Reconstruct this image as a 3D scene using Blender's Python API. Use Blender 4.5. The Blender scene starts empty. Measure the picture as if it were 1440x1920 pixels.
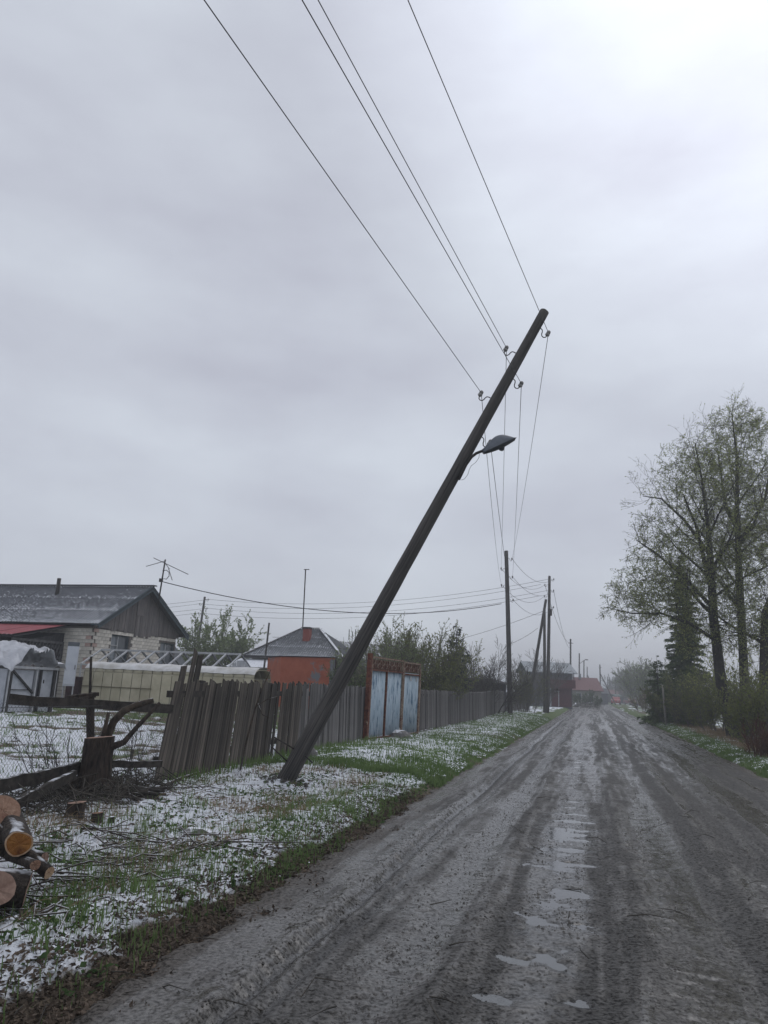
import bpy, math, random
import numpy as np
from mathutils import Vector, Matrix, Euler
R_ = math.radians
sc = bpy.context.scene
COL = sc.collection
# ------------------------------------------------------------------ camera
FPX, PITCH, ROLL, CAMH = 1386.0, R_(13.3), R_(2.5), 1.5
cE = np.array([1, 0, 0.]); cF = np.array([0, math.cos(PITCH), math.sin(PITCH)])
cU0 = np.array([0, -math.sin(PITCH), math.cos(PITCH)])
cR = math.cos(ROLL) * cE + math.sin(ROLL) * cU0
cU = -math.sin(ROLL) * cE + math.cos(ROLL) * cU0
cC = np.array([0, 0, CAMH])
cam = bpy.data.cameras.new('camera'); camo = bpy.data.objects.new('camera', cam); COL.objects.link(camo)
cam.sensor_fit = 'VERTICAL'; cam.sensor_height = 24.0; cam.lens = 24.0 * FPX / 1920.0
cam.clip_start = 0.05; cam.clip_end = 6000
camo.matrix_world = Matrix(((cR[0], cU[0], -cF[0], 0), (cR[1], cU[1], -cF[1], 0), (cR[2], cU[2], -cF[2], CAMH), (0, 0, 0, 1)))
sc.camera = camo
# ------------------------------------------------------------------ world, sun, exposure
SUN_AZ, SUN_EL = R_(42), R_(52)          # hidden behind the cloud, ahead and to the right
sdir = Vector((math.sin(SUN_AZ) * math.cos(SUN_EL), math.cos(SUN_AZ) * math.cos(SUN_EL), math.sin(SUN_EL)))
W = bpy.data.worlds.new('World'); sc.world = W; W.use_nodes = True
nt = W.node_tree; nt.nodes.clear(); N = nt.nodes.new; LK = nt.links.new
wo = N('ShaderNodeOutputWorld'); mixs = N('ShaderNodeMixShader'); mixs.inputs[0].default_value = 0.9
sky = N('ShaderNodeTexSky'); sky.sky_type = 'NISHITA'; sky.sun_disc = False
sky.sun_elevation = SUN_EL; sky.sun_rotation = SUN_AZ
b1 = N('ShaderNodeBackground'); b1.inputs[1].default_value = 0.08; LK(sky.outputs[0], b1.inputs[0])
tc = N('ShaderNodeTexCoord'); mp = N('ShaderNodeMapping'); mp.inputs['Scale'].default_value = (1, 1, 2.6)
mp.inputs['Location'].default_value = (3.1, 0.4, 1.7)
LK(tc.outputs['Generated'], mp.inputs[0])
nz = N('ShaderNodeTexNoise'); nz.inputs['Scale'].default_value = 2.3; nz.inputs['Detail'].default_value = 7; nz.inputs['Roughness'].default_value = 0.52
LK(mp.outputs[0], nz.inputs['Vector'])
cr = N('ShaderNodeValToRGB'); e = cr.color_ramp.elements
e[0].position = 0.33; e[0].color = (0.505, 0.520, 0.595, 1); e[1].position = 0.68; e[1].color = (0.650, 0.690, 0.760, 1)
LK(nz.outputs[0], cr.inputs[0])
dt = N('ShaderNodeVectorMath'); dt.operation = 'DOT_PRODUCT'; dt.inputs[1].default_value = sdir
nrm = N('ShaderNodeVectorMath'); nrm.operation = 'NORMALIZE'; LK(tc.outputs['Generated'], nrm.inputs[0]); LK(nrm.outputs[0], dt.inputs[0])
mr = N('ShaderNodeMapRange'); mr.interpolation_type = 'SMOOTHSTEP'; mr.inputs[1].default_value = 0.80; mr.inputs[2].default_value = 1.02; mr.inputs[3].default_value = 1.0; mr.inputs[4].default_value = 1.75
LK(dt.outputs['Value'], mr.inputs[0])
sx = N('ShaderNodeVectorMath'); sx.operation = 'SCALE'; LK(cr.outputs[0], sx.inputs[0]); LK(mr.outputs[0], sx.inputs['Scale'])
b2 = N('ShaderNodeBackground'); b2.inputs[1].default_value = 1.0; LK(sx.outputs[0], b2.inputs[0])
LK(b1.outputs[0], mixs.inputs[1]); LK(b2.outputs[0], mixs.inputs[2]); LK(mixs.outputs[0], wo.inputs[0])
sl = bpy.data.lights.new('sun', 'SUN'); sl.energy = 0.5; sl.angle = R_(40); sl.color = (1.0, 0.96, 0.92)
so = bpy.data.objects.new('sun', sl); COL.objects.link(so); so.rotation_euler = sdir.to_track_quat('Z', 'Y').to_euler(); so.location = (0, 0, 40)
vs = sc.view_settings; vs.view_transform = 'Standard'; vs.look = 'None'; vs.gamma = 1.0; vs.exposure = 0.1; vs.use_curve_mapping = False
cy = sc.cycles; cy.max_bounces = 6; cy.diffuse_bounces = 2; cy.glossy_bounces = 2; cy.transmission_bounces = 3; cy.transparent_max_bounces = 8; cy.volume_bounces = 0
cy.use_denoising = True
# ------------------------------------------------------------------ coordinates
def ray(px, py): return cF + cR * ((px - 720) / FPX) + cU * ((960 - py) / FPX)
def at(px, py, Y):
    d = ray(px, py); return Vector(cC + d * (Y / d[1]))
def gr(px, py, z=0.0):
    d = ray(px, py); return Vector(cC + d * ((z - CAMH) / d[2]))
def proj(p):
    q = np.array(p) - cC; w = q @ cF; return 720 + FPX * (q @ cR) / w, 960 - FPX * (q @ cU) / w
AZ = R_(15.8); rx, ry = math.sin(AZ), math.cos(AZ)
def SD(s, d, z=0.0): return Vector((rx * s - ry * d, ry * s + rx * d, z))
def toSD(x, y): return x * rx + y * ry, -x * ry + y * rx
def sst(a, b, x):
    t = np.clip((x - a) / (b - a), 0, 1); return t * t * (3 - 2 * t)
_tabs = {}
def vn(x, y, seed=0):
    if seed not in _tabs: _tabs[seed] = np.random.RandomState(seed + 11).rand(256, 256)
    T = _tabs[seed]; x = np.asarray(x, float); y = np.asarray(y, float)
    xi = np.floor(x).astype(int); yi = np.floor(y).astype(int); fx = x - xi; fy = y - yi
    fx = fx * fx * (3 - 2 * fx); fy = fy * fy * (3 - 2 * fy)
    a = T[xi & 255, yi & 255]; b = T[(xi + 1) & 255, yi & 255]; c = T[xi & 255, (yi + 1) & 255]; d = T[(xi + 1) & 255, (yi + 1) & 255]
    return a + (b - a) * fx + (c - a) * fy + (a - b - c + d) * fx * fy
def fbm(x, y, sc_, oct=4, seed=0, gain=0.5):
    v = 0; a = 1; t = 0; x = np.asarray(x) / sc_; y = np.asarray(y) / sc_
    for i in range(oct):
        v = v + a * vn(x + 17.3 * i, y - 9.1 * i, seed + i); t += a; a *= gain; x = x * 2.03; y = y * 2.03
    return v / t
def zg(x, y):
    s, d = toSD(x, y)
    z = 0.10 * sst(2.25, 2.9, d) + 0.03 * sst(2.25, 3.2, d) + 0.36 * sst(5.6, 14, d) * (1 - 0.5 * sst(32, 55, s))
    z = z + 0.14 * np.exp(-((s - 14.4) / 1.9) ** 2 - ((d - 4.3) / 0.9) ** 2)
    z = z - 0.09 * np.exp(-((d - 3.7) / 0.7) ** 2) * sst(12, 9, s) * sst(1, 4, s)
    z = z + 0.07 * np.exp(-((s - 10.25) / .3) ** 2 - ((d - 4.15) / .3) ** 2)
    z = z + 0.13 * sst(35, 45, s) * sst(2.5, 4.5, d) * sst(80, 55, s)
    z = z + 0.09 * sst(3.45, 4.1, -d) - 0.35 * sst(5.5, 13, -d)
    far = sst(200, 420, np.hypot(x, y))
    return z * (1 - far)
def zat(x, y): return float(zg(np.array(x), np.array(y)))
def onG(v, dz=0.0): return Vector((v.x, v.y, zat(v.x, v.y) + dz))
rng = random.Random(7); npr = np.random.RandomState(5)
# ------------------------------------------------------------------ materials
MATS = {}
def pm(name, c1, c2, scale=6.0, rough=0.8, bump=0.3, stretch=(1, 1, 1), c3=None, rand=0.0, snow=0.0, snow_thr=0.55, metal=0.0, spec=0.35, lo=0.35, hi=0.65, detail=6, bdist=0.01, attr=None, trans=0.0, alpha=1.0, rust=None, coord='Object'):
    if name in MATS: return MATS[name]
    m = bpy.data.materials.new(name); m.use_nodes = True; t = m.node_tree; n = t.nodes.new; l = t.links.new
    B = t.nodes['Principled BSDF']; B.inputs['Roughness'].default_value = rough; B.inputs['Metallic'].default_value = metal
    B.inputs['Specular IOR Level'].default_value = spec
    tcx = n('ShaderNodeTexCoord'); mpx = n('ShaderNodeMapping'); mpx.inputs['Scale'].default_value = stretch; l(tcx.outputs[coord], mpx.inputs[0])
    nzx = n('ShaderNodeTexNoise'); nzx.inputs['Scale'].default_value = scale; nzx.inputs['Detail'].default_value = detail; nzx.inputs['Roughness'].default_value = 0.62
    l(mpx.outputs[0], nzx.inputs['Vector'])
    rp = n('ShaderNodeValToRGB'); el = rp.color_ramp.elements
    el[0].position = lo; el[0].color = (*c1, 1); el[1].position = hi; el[1].color = (*c2, 1)
    if c3: x = el.new((lo + hi) / 2); x.color = (*c3, 1)
    l(nzx.outputs[0], rp.inputs[0]); col = rp.outputs[0]
    if rust:
        n2 = n('ShaderNodeTexNoise'); n2.inputs['Scale'].default_value = rust[1]; n2.inputs['Detail'].default_value = 8; n2.inputs['Roughness'].default_value = 0.7
        l(mpx.outputs[0], n2.inputs['Vector'])
        r2 = n('ShaderNodeMapRange'); r2.inputs[1].default_value = rust[2]; r2.inputs[2].default_value = rust[2] + rust[3]; l(n2.outputs[0], r2.inputs[0])
        mx = n('ShaderNodeMixRGB'); l(r2.outputs[0], mx.inputs[0]); l(col, mx.inputs[1]); mx.inputs[2].default_value = (*rust[0], 1); col = mx.outputs[0]
    if rand:
        oi = n('ShaderNodeObjectInfo'); r3 = n('ShaderNodeMapRange'); r3.inputs[3].default_value = 1 - rand; r3.inputs[4].default_value = 1 + rand; l(oi.outputs['Random'], r3.inputs[0])
        sv = n('ShaderNodeVectorMath'); sv.operation = 'SCALE'; l(col, sv.inputs[0]); l(r3.outputs[0], sv.inputs['Scale']); col = sv.outputs[0]
    if snow or attr:
        nn = n('ShaderNodeTexNoise'); nn.inputs['Scale'].default_value = 9; nn.inputs['Detail'].default_value = 7; l(tcx.outputs['Object'], nn.inputs['Vector'])
        ad = n('ShaderNodeMath'); ad.operation = 'ADD'
        if attr:
            at_ = n('ShaderNodeAttribute'); at_.attribute_name = attr; l(at_.outputs['Fac'], ad.inputs[0])
        else:
            ge = n('ShaderNodeNewGeometry'); sp = n('ShaderNodeSeparateXYZ'); l(ge.outputs['Normal'], sp.inputs[0]); l(sp.outputs[2], ad.inputs[0])
        l(nn.outputs[0], ad.inputs[1])
        r4 = n('ShaderNodeMapRange'); r4.inputs[1].default_value = snow_thr + 0.5; r4.inputs[2].default_value = snow_thr + 0.66; r4.inputs[4].default_value = snow or 1.0; l(ad.outputs[0], r4.inputs[0])
        m4 = n('ShaderNodeMixRGB'); l(r4.outputs[0], m4.inputs[0]); l(col, m4.inputs[1]); m4.inputs[2].default_value = (0.78, 0.80, 0.84, 1); col = m4.outputs[0]
    l(col, B.inputs['Base Color'])
    if trans: B.inputs['Transmission Weight'].default_value = trans
    if alpha < 1: B.inputs['Alpha'].default_value = alpha
    if bump:
        bp = n('ShaderNodeBump'); bp.inputs['Strength'].default_value = bump; bp.inputs['Distance'].default_value = bdist; l(nzx.outputs[0], bp.inputs['Height']); l(bp.outputs[0], B.inputs['Normal'])
    MATS[name] = m; return m
def glass(name, col=(0.05, 0.06, 0.07), rough=0.06):
    if name in MATS: return MATS[name]
    m = pm(name, col, tuple(c * 1.3 for c in col), 2, rough, 0.05, spec=0.6); return m
def leafm_(name, c1, c2, scale=1.5, tr=0.45):
    m = bpy.data.materials.new(name); m.use_nodes = True; t = m.node_tree; t.nodes.clear(); n = t.nodes.new; l = t.links.new
    o = n('ShaderNodeOutputMaterial'); g = n('ShaderNodeNewGeometry'); z = n('ShaderNodeTexNoise'); z.inputs['Scale'].default_value = scale; z.inputs['Detail'].default_value = 6; z.inputs['Roughness'].default_value = .7
    l(g.outputs['Position'], z.inputs['Vector']); r = n('ShaderNodeValToRGB'); e_ = r.color_ramp.elements; e_[0].position = .32; e_[0].color = (*c1, 1); e_[1].position = .68; e_[1].color = (*c2, 1); l(z.outputs[0], r.inputs[0])
    d = n('ShaderNodeBsdfDiffuse'); tl = n('ShaderNodeBsdfTranslucent'); mx = n('ShaderNodeMixShader'); mx.inputs[0].default_value = tr; l(r.outputs[0], d.inputs[0]); l(r.outputs[0], tl.inputs[0]); l(d.outputs[0], mx.inputs[1]); l(tl.outputs[0], mx.inputs[2]); l(mx.outputs[0], o.inputs[0])
    return m
M = {}
M['pole'] = pm('pole_wood', (0.028, 0.027, 0.027), (0.118, 0.108, 0.099), 5, 0.85, 0.9, (13, 13, 0.25), bdist=0.02, lo=.38, hi=.66)
M['pole_far'] = pm('pole_wood_grey', (0.05, 0.047, 0.045), (0.12, 0.112, 0.105), 7, 0.88, 0.4, (4, 4, 0.4), rand=0.15)
M['iron'] = pm('dark_iron', (0.018, 0.017, 0.017), (0.045, 0.036, 0.03), 30, 0.55, 0.2, metal=0.3)
M['porcelain'] = pm('weathered_porcelain', (0.16, 0.155, 0.15), (0.34, 0.33, 0.315), 25, 0.4, 0.1)
M['wire'] = pm('aluminium_wire', (0.03, 0.032, 0.036), (0.06, 0.062, 0.066), 12, 0.6, 0, metal=0.3)
M['lamp'] = pm('lamp_grey_paint', (0.10, 0.115, 0.135), (0.16, 0.175, 0.20), 7, 0.5, 0.15)
M['lampdark'] = pm('lamp_underside', (0.035, 0.04, 0.048), (0.06, 0.066, 0.075), 8, 0.5, 0.1)
M['board'] = pm('weathered_board', (0.014, 0.012, 0.0100), (0.118, 0.101, 0.085), 5, 0.9, 0.7, (9, 9, 0.35), rand=0.60, bdist=0.006)
M['boardfar'] = pm('grey_board', (0.055, 0.053, 0.053), (0.165, 0.158, 0.152), 5, 0.9, 0.6, (9, 9, 0.35), rand=0.45, bdist=0.006)
M['rail'] = pm('dark_rail', (0.016, 0.014, 0.012), (0.055, 0.047, 0.04), 6, 0.9, 0.6, (2, 2, 2), snow=0.8, snow_thr=0.95)
M['bark'] = pm('stump_bark', (0.010, 0.008, 0.007), (0.06, 0.044, 0.034), 10, 0.95, 1.0, (3, 3, 0.7), bdist=0.03)
M['limbbark'] = pm('limb_bark', (0.02, 0.016, 0.013), (0.085, 0.065, 0.048), 10, 0.95, 0.8, (2, 2, 1), bdist=0.02, snow=0.7, snow_thr=0.85)
M['cutpink'] = pm('fresh_cut_pink', (0.20, 0.075, 0.045), (0.45, 0.24, 0.165), 26, 0.75, 0.5, (1, 1, 1), bdist=0.01)
M['cutgrey'] = pm('old_cut', (0.20, 0.12, 0.09), (0.34, 0.23, 0.18), 14, 0.8, 0.4)
M['sapwood'] = pm('pale_sapwood', (0.36, 0.22, 0.13), (0.52, 0.38, 0.26), 14, 0.8, 0.3)
M['heart'] = pm('orange_heartwood', (0.16, 0.045, 0.010), (0.40, 0.16, 0.035), 11, 0.7, 0.4, c3=(0.30, 0.105, 0.02))
def cutmat(name, c1, c2, dark):
    m = bpy.data.materials.new(name); m.use_nodes = True; t = m.node_tree; n = t.nodes.new; l = t.links.new; B = t.nodes['Principled BSDF']; B.inputs['Roughness'].default_value = .8; B.inputs['Specular IOR Level'].default_value = .2
    tc_ = n('ShaderNodeTexCoord'); w = n('ShaderNodeTexWave'); w.wave_type = 'RINGS'; w.rings_direction = 'Z'; w.inputs['Scale'].default_value = 42; w.inputs['Distortion'].default_value = 3.5; w.inputs['Detail'].default_value = 3; w.inputs['Detail Scale'].default_value = .6; l(tc_.outputs['Object'], w.inputs['Vector'])
    z = n('ShaderNodeTexNoise'); z.inputs['Scale'].default_value = 22; z.inputs['Detail'].default_value = 8; z.inputs['Roughness'].default_value = .7; l(tc_.outputs['Object'], z.inputs['Vector'])
    r = n('ShaderNodeValToRGB'); e_ = r.color_ramp.elements; e_[0].position = .3; e_[0].color = (*c1, 1); e_[1].position = .7; e_[1].color = (*c2, 1); l(z.outputs[0], r.inputs[0])
    mx = n('ShaderNodeMixRGB'); mx.blend_type = 'MULTIPLY'; mx.inputs[0].default_value = .45; l(r.outputs[0], mx.inputs[1]); l(w.outputs[0], mx.inputs[2])
    z2 = n('ShaderNodeTexNoise'); z2.inputs['Scale'].default_value = 9; z2.inputs['Detail'].default_value = 6; l(tc_.outputs['Object'], z2.inputs['Vector']); mr2 = n('ShaderNodeMapRange'); mr2.inputs[1].default_value = .55; mr2.inputs[2].default_value = .68; l(z2.outputs[0], mr2.inputs[0])
    m3 = n('ShaderNodeMixRGB'); l(mr2.outputs[0], m3.inputs[0]); l(mx.outputs[0], m3.inputs[1]); m3.inputs[2].default_value = (*dark, 1); l(m3.outputs[0], B.inputs['Base Color'])
    bp = n('ShaderNodeBump'); bp.inputs['Strength'].default_value = .8; bp.inputs['Distance'].default_value = .008; l(z.outputs[0], bp.inputs['Height']); l(bp.outputs[0], B.inputs['Normal']); return m
M['heart'] = cutmat('orange_heartwood_rings', (.24, .085, .022), (.46, .22, .065), (.11, .04, .016))
M['cutpink'] = cutmat('rough_pink_cut', (.22, .115, .075), (.42, .28, .20), (.14, .065, .045))
M['barksnow'] = pm('log_bark', (0.012, 0.010, 0.009), (0.075, 0.058, 0.046), 14, 0.95, 1.0, (2, 2, 2), bdist=0.04, snow=0.8, snow_thr=0.92)
M['snow'] = pm('snow', (0.70, 0.73, 0.78), (0.82, 0.84, 0.87), 14, 0.7, 0.5, bdist=0.02)
M['thinsnow'] = pm('thin_dirty_snow', (0.42, 0.41, 0.38), (0.62, 0.62, 0.62), 2.5, 0.75, 0.4, bdist=0.02)
M['brick'] = pm('silicate_brick', (0.58, 0.545, 0.485), (0.73, 0.69, 0.63), 7, 0.9, 0.3, rand=0.14)
M['mortar'] = pm('mortar', (0.12, 0.105, 0.095), (0.19, 0.17, 0.155), 20, 0.95, 0.4)
M['pinkbrick'] = pm('pinkish_brick', (0.46, 0.31, 0.27), (0.56, 0.42, 0.37), 7, 0.9, 0.3, rand=0.14)
M['gplank'] = pm('gable_plank', (0.085, 0.085, 0.09), (0.20, 0.175, 0.165), 5, 0.9, 0.5, (8, 8, 0.4), rand=0.3)
M['teal'] = pm('faded_teal_paint', (0.035, 0.06, 0.075), (0.065, 0.095, 0.11), 6, 0.7, 0.3)
M['slate'] = pm('asbestos_sheet', (0.060, 0.066, 0.078), (0.105, 0.112, 0.126), 4, 0.8, 0.3, rand=0.10, attr='snow', snow=0.8, snow_thr=0.24)
M['slate2'] = pm('asbestos_sheet_far', (0.060, 0.065, 0.072), (0.105, 0.112, 0.122), 4, 0.8, 0.3, rand=0.10, attr='snow', snow=0.85, snow_thr=0.33)
M['redroof'] = pm('red_metal_roof', (0.20, 0.018, 0.026), (0.30, 0.035, 0.045), 5, 0.5, 0.2, attr='snow', snow=0.6, snow_thr=0.5)
M['redroof2'] = pm('faded_red_roof', (0.135, 0.06, 0.063), (0.18, 0.085, 0.085), 5, 0.7, 0.2)
M['darkwood'] = pm('dark_wood', (0.02, 0.02, 0.022), (0.06, 0.058, 0.06), 6, 0.9, 0.5, (4, 4, 0.5))
M['lattice'] = pm('grey_lattice', (0.075, 0.075, 0.08), (0.15, 0.148, 0.15), 6, 0.9, 0.5)
M['winframe'] = pm('window_frame', (0.17, 0.185, 0.20), (0.27, 0.285, 0.30), 6, 0.7, 0.2)
M['whiteframe'] = pm('white_frame', (0.33, 0.34, 0.36), (0.48, 0.49, 0.50), 6, 0.7, 0.2)
M['plastic'] = pm('white_plastic_sheet', (0.38, 0.39, 0.42), (0.54, 0.55, 0.58), 3, 0.35, 0.6, spec=0.5, bdist=0.03)
M['plasticw'] = pm('hung_plastic_sheet', (0.33, 0.35, 0.39), (0.48, 0.50, 0.54), 4, 0.4, 0.5, spec=0.5, bdist=0.02)
M['cabinet'] = pm('enamel_white', (0.54, 0.57, 0.63), (0.64, 0.67, 0.72), 3, 0.4, 0.05, spec=0.5)
M['cabgrey'] = pm('enamel_grey', (0.10, 0.115, 0.13), (0.15, 0.165, 0.18), 3, 0.5, 0.05)
M['maroon'] = pm('maroon_wood', (0.035, 0.018, 0.020), (0.065, 0.03, 0.032), 8, 0.85, 0.3)
M['ypanel'] = pm('yellowed_polycarbonate', (0.40, 0.365, 0.255), (0.53, 0.49, 0.365), 2.2, 0.55, 0.1, rand=0.10)
M['yseam'] = pm('panel_seam', (0.13, 0.115, 0.07), (0.18, 0.16, 0.10), 8, 0.8, 0.1)
M['orange'] = pm('orange_painted_plaster', (0.37, 0.095, 0.048), (0.47, 0.145, 0.082), 2.6, 0.8, 0.4, rust=((0.20, 0.21, 0.23), 0.9, 0.56, 0.05), lo=0.3, hi=0.7)
M['greyplaster'] = pm('grey_plaster', (0.16, 0.17, 0.19), (0.24, 0.25, 0.27), 5, 0.9, 0.3)
M['cream'] = pm('cream_wall', (0.22, 0.205, 0.155), (0.31, 0.29, 0.225), 4, 0.9, 0.3)
M['chimney'] = pm('chimney_brick', (0.20, 0.045, 0.035), (0.31, 0.085, 0.06), 14, 0.9, 0.4)
M['bluesheet'] = pm('flaking_blue_paint', (0.31, 0.41, 0.49), (0.50, 0.58, 0.63), 6, 0.6, 0.4, (3, 3, 0.5), rust=((0.075, 0.15, 0.23), 3.2, 0.53, 0.10))
M['rust'] = pm('rusty_steel', (0.055, 0.012, 0.010), (0.16, 0.058, 0.030), 12, 0.85, 0.5, rust=((0.34, 0.26, 0.19), 7, 0.60, 0.06))
M['rustpale'] = pm('rusty_pale_frame', (0.14, 0.08, 0.05), (0.31, 0.245, 0.19), 15, 0.85, 0.5, rust=((0.10, 0.03, 0.015), 9, 0.55, 0.08))
M['stone'] = pm('grey_stone', (0.13, 0.125, 0.12), (0.22, 0.21, 0.20), 9, 0.9, 0.6, snow=0.9, snow_thr=0.72)
M['greymetal'] = pm('grey_metal_roof', (0.20, 0.225, 0.245), (0.27, 0.295, 0.315), 3, 0.6, 0.1)
M['twostorey'] = pm('dark_log_wall', (0.07, 0.075, 0.085), (0.12, 0.125, 0.135), 4, 0.9, 0.4)
M['garage'] = pm('maroon_gate', (0.07, 0.022, 0.028), (0.11, 0.035, 0.042), 4, 0.8, 0.2)
M['palewall'] = pm('pale_wall', (0.22, 0.215, 0.19), (0.30, 0.29, 0.26), 3, 0.9, 0.2)
M['greenwall'] = pm('green_garage_paint', (0.055, 0.10, 0.09), (0.09, 0.14, 0.125), 4, 0.7, 0.2)
M['carred'] = pm('red_car_paint', (0.28, 0.03, 0.028), (0.33, 0.04, 0.035), 2, 0.3, 0, spec=0.6)
M['carmaroon'] = pm('maroon_car_paint', (0.14, 0.015, 0.02), (0.18, 0.025, 0.03), 2, 0.3, 0, spec=0.6)
M['tyre'] = pm('tyre', (0.015, 0.015, 0.015), (0.03, 0.03, 0.03), 20, 0.9, 0.2)
M['glass'] = glass('window_glass'); M['glassp'] = glass('pale_glass', (0.16, 0.18, 0.20), 0.1)
M['willowbark'] = pm('willow_bark', (0.018, 0.018, 0.017), (0.075, 0.07, 0.062), 12, 0.95, 0.9, (3, 3, 0.6), bdist=0.03)
M['twig'] = pm('twig_bark', (0.032, 0.029, 0.025), (0.085, 0.075, 0.062), 5, 0.9, 0)
M['greytwig'] = pm('grey_twig', (0.075, 0.07, 0.064), (0.15, 0.138, 0.124), 5, 0.9, 0)
M['redtwig'] = pm('red_twig', (0.06, 0.028, 0.02), (0.13, 0.06, 0.04), 5, 0.9, 0)
M['leafnew'] = leafm_('young_leaf', (0.21, 0.25, 0.075), (0.38, 0.41, 0.16), 1.2, .6)
M['leafgrn'] = leafm_('green_leaf', (0.05, 0.09, 0.03), (0.13, 0.185, 0.075), 1.5)
M['leafpale'] = leafm_('pale_leaf', (0.17, 0.22, 0.10), (0.31, 0.36, 0.19), 1.5)
M['leafolive'] = leafm_('olive_leaf', (0.13, 0.155, 0.06), (0.26, 0.28, 0.12), 1.2)
M['needle'] = leafm_('spruce_needle', (0.042, 0.078, 0.028), (0.11, 0.15, 0.058), 1.6, .2)
M['needleb'] = leafm_('blue_spruce_needle', (0.03, 0.042, 0.038), (0.06, 0.075, 0.068), 1.6, .2)
M['needlebrown'] = leafm_('yellowish_spruce_needle', (0.085, 0.115, 0.035), (0.18, 0.205, 0.075), 1.4, .2)
M['grass'] = leafm_('grass_blade', (0.085, 0.145, 0.045), (0.20, 0.275, 0.115), 2.5)
M['straw'] = leafm_('dry_straw', (0.17, 0.125, 0.08), (0.34, 0.27, 0.18), 2.5)
M['litter'] = pm('brown_litter', (0.04, 0.03, 0.022), (0.14, 0.105, 0.078), 4, 0.9, 0)
M['weed'] = leafm_('weed_leaf', (0.04, 0.075, 0.028), (0.10, 0.15, 0.065), 4)
M['palepole'] = pm('pale_post', (0.19, 0.18, 0.16), (0.28, 0.265, 0.235), 8, 0.85, 0.3)
# ------------------------------------------------------------------ mesh helpers
def mesh_arrays(name, V, faces, smooth=False, attrs=None):
    """V (n,3); faces: list of (m,k) int arrays"""
    me = bpy.data.meshes.new(name); V = np.asarray(V, np.float32)
    me.vertices.add(len(V)); me.vertices.foreach_set('co', V.ravel())
    fs = [np.asarray(f, np.int32) for f in faces if len(f)]
    if fs:
        loops = np.concatenate([f.ravel() for f in fs]); tot = np.concatenate([np.full(len(f), f.shape[1], np.int32) for f in fs])
        start = np.concatenate([[0], np.cumsum(tot)[:-1]]).astype(np.int32)
        me.loops.add(len(loops)); me.loops.foreach_set('vertex_index', loops.astype(np.int32))
        me.polygons.add(len(tot)); me.polygons.foreach_set('loop_start', start); me.polygons.foreach_set('loop_total', tot)
        if smooth: me.polygons.foreach_set('use_smooth', np.ones(len(tot), bool))
    for k, v in (attrs or {}).items():
        a = me.attributes.new(k, 'FLOAT', 'POINT'); a.data.foreach_set('value', np.asarray(v, np.float32))
    me.update(calc_edges=True); me.validate(verbose=False)
    return me
WLOC = {}
def link(name, me, mat=None, parent=None, loc=None, smooth=None):
    o = bpy.data.objects.new(name, me); COL.objects.link(o)
    if me is not None and mat is not None and not me.materials: me.materials.append(mat)
    if parent is not None:
        o.parent = parent
        pl = WLOC.get(parent, Vector((0, 0, 0))); o.location = -pl if loc is None else Vector(loc) - pl
        WLOC[o] = Vector((0, 0, 0)) if loc is None else Vector(loc)
    else:
        WLOC[o] = Vector((0, 0, 0)) if loc is None else Vector(loc)
        if loc is not None: o.location = loc
    return o
def tag(o, label, cat=None, group=None, kind=None):
    if label: o['label'] = label
    if cat: o['category'] = cat
    if group: o['group'] = group
    if kind: o['kind'] = kind
    return o
def thing(name, label, cat, loc, group=None):
    o = bpy.data.objects.new(name, None); COL.objects.link(o); o.location = loc; o.empty_display_size = 0.1; WLOC[o] = Vector(loc)
    return tag(o, label, cat, group)
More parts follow.
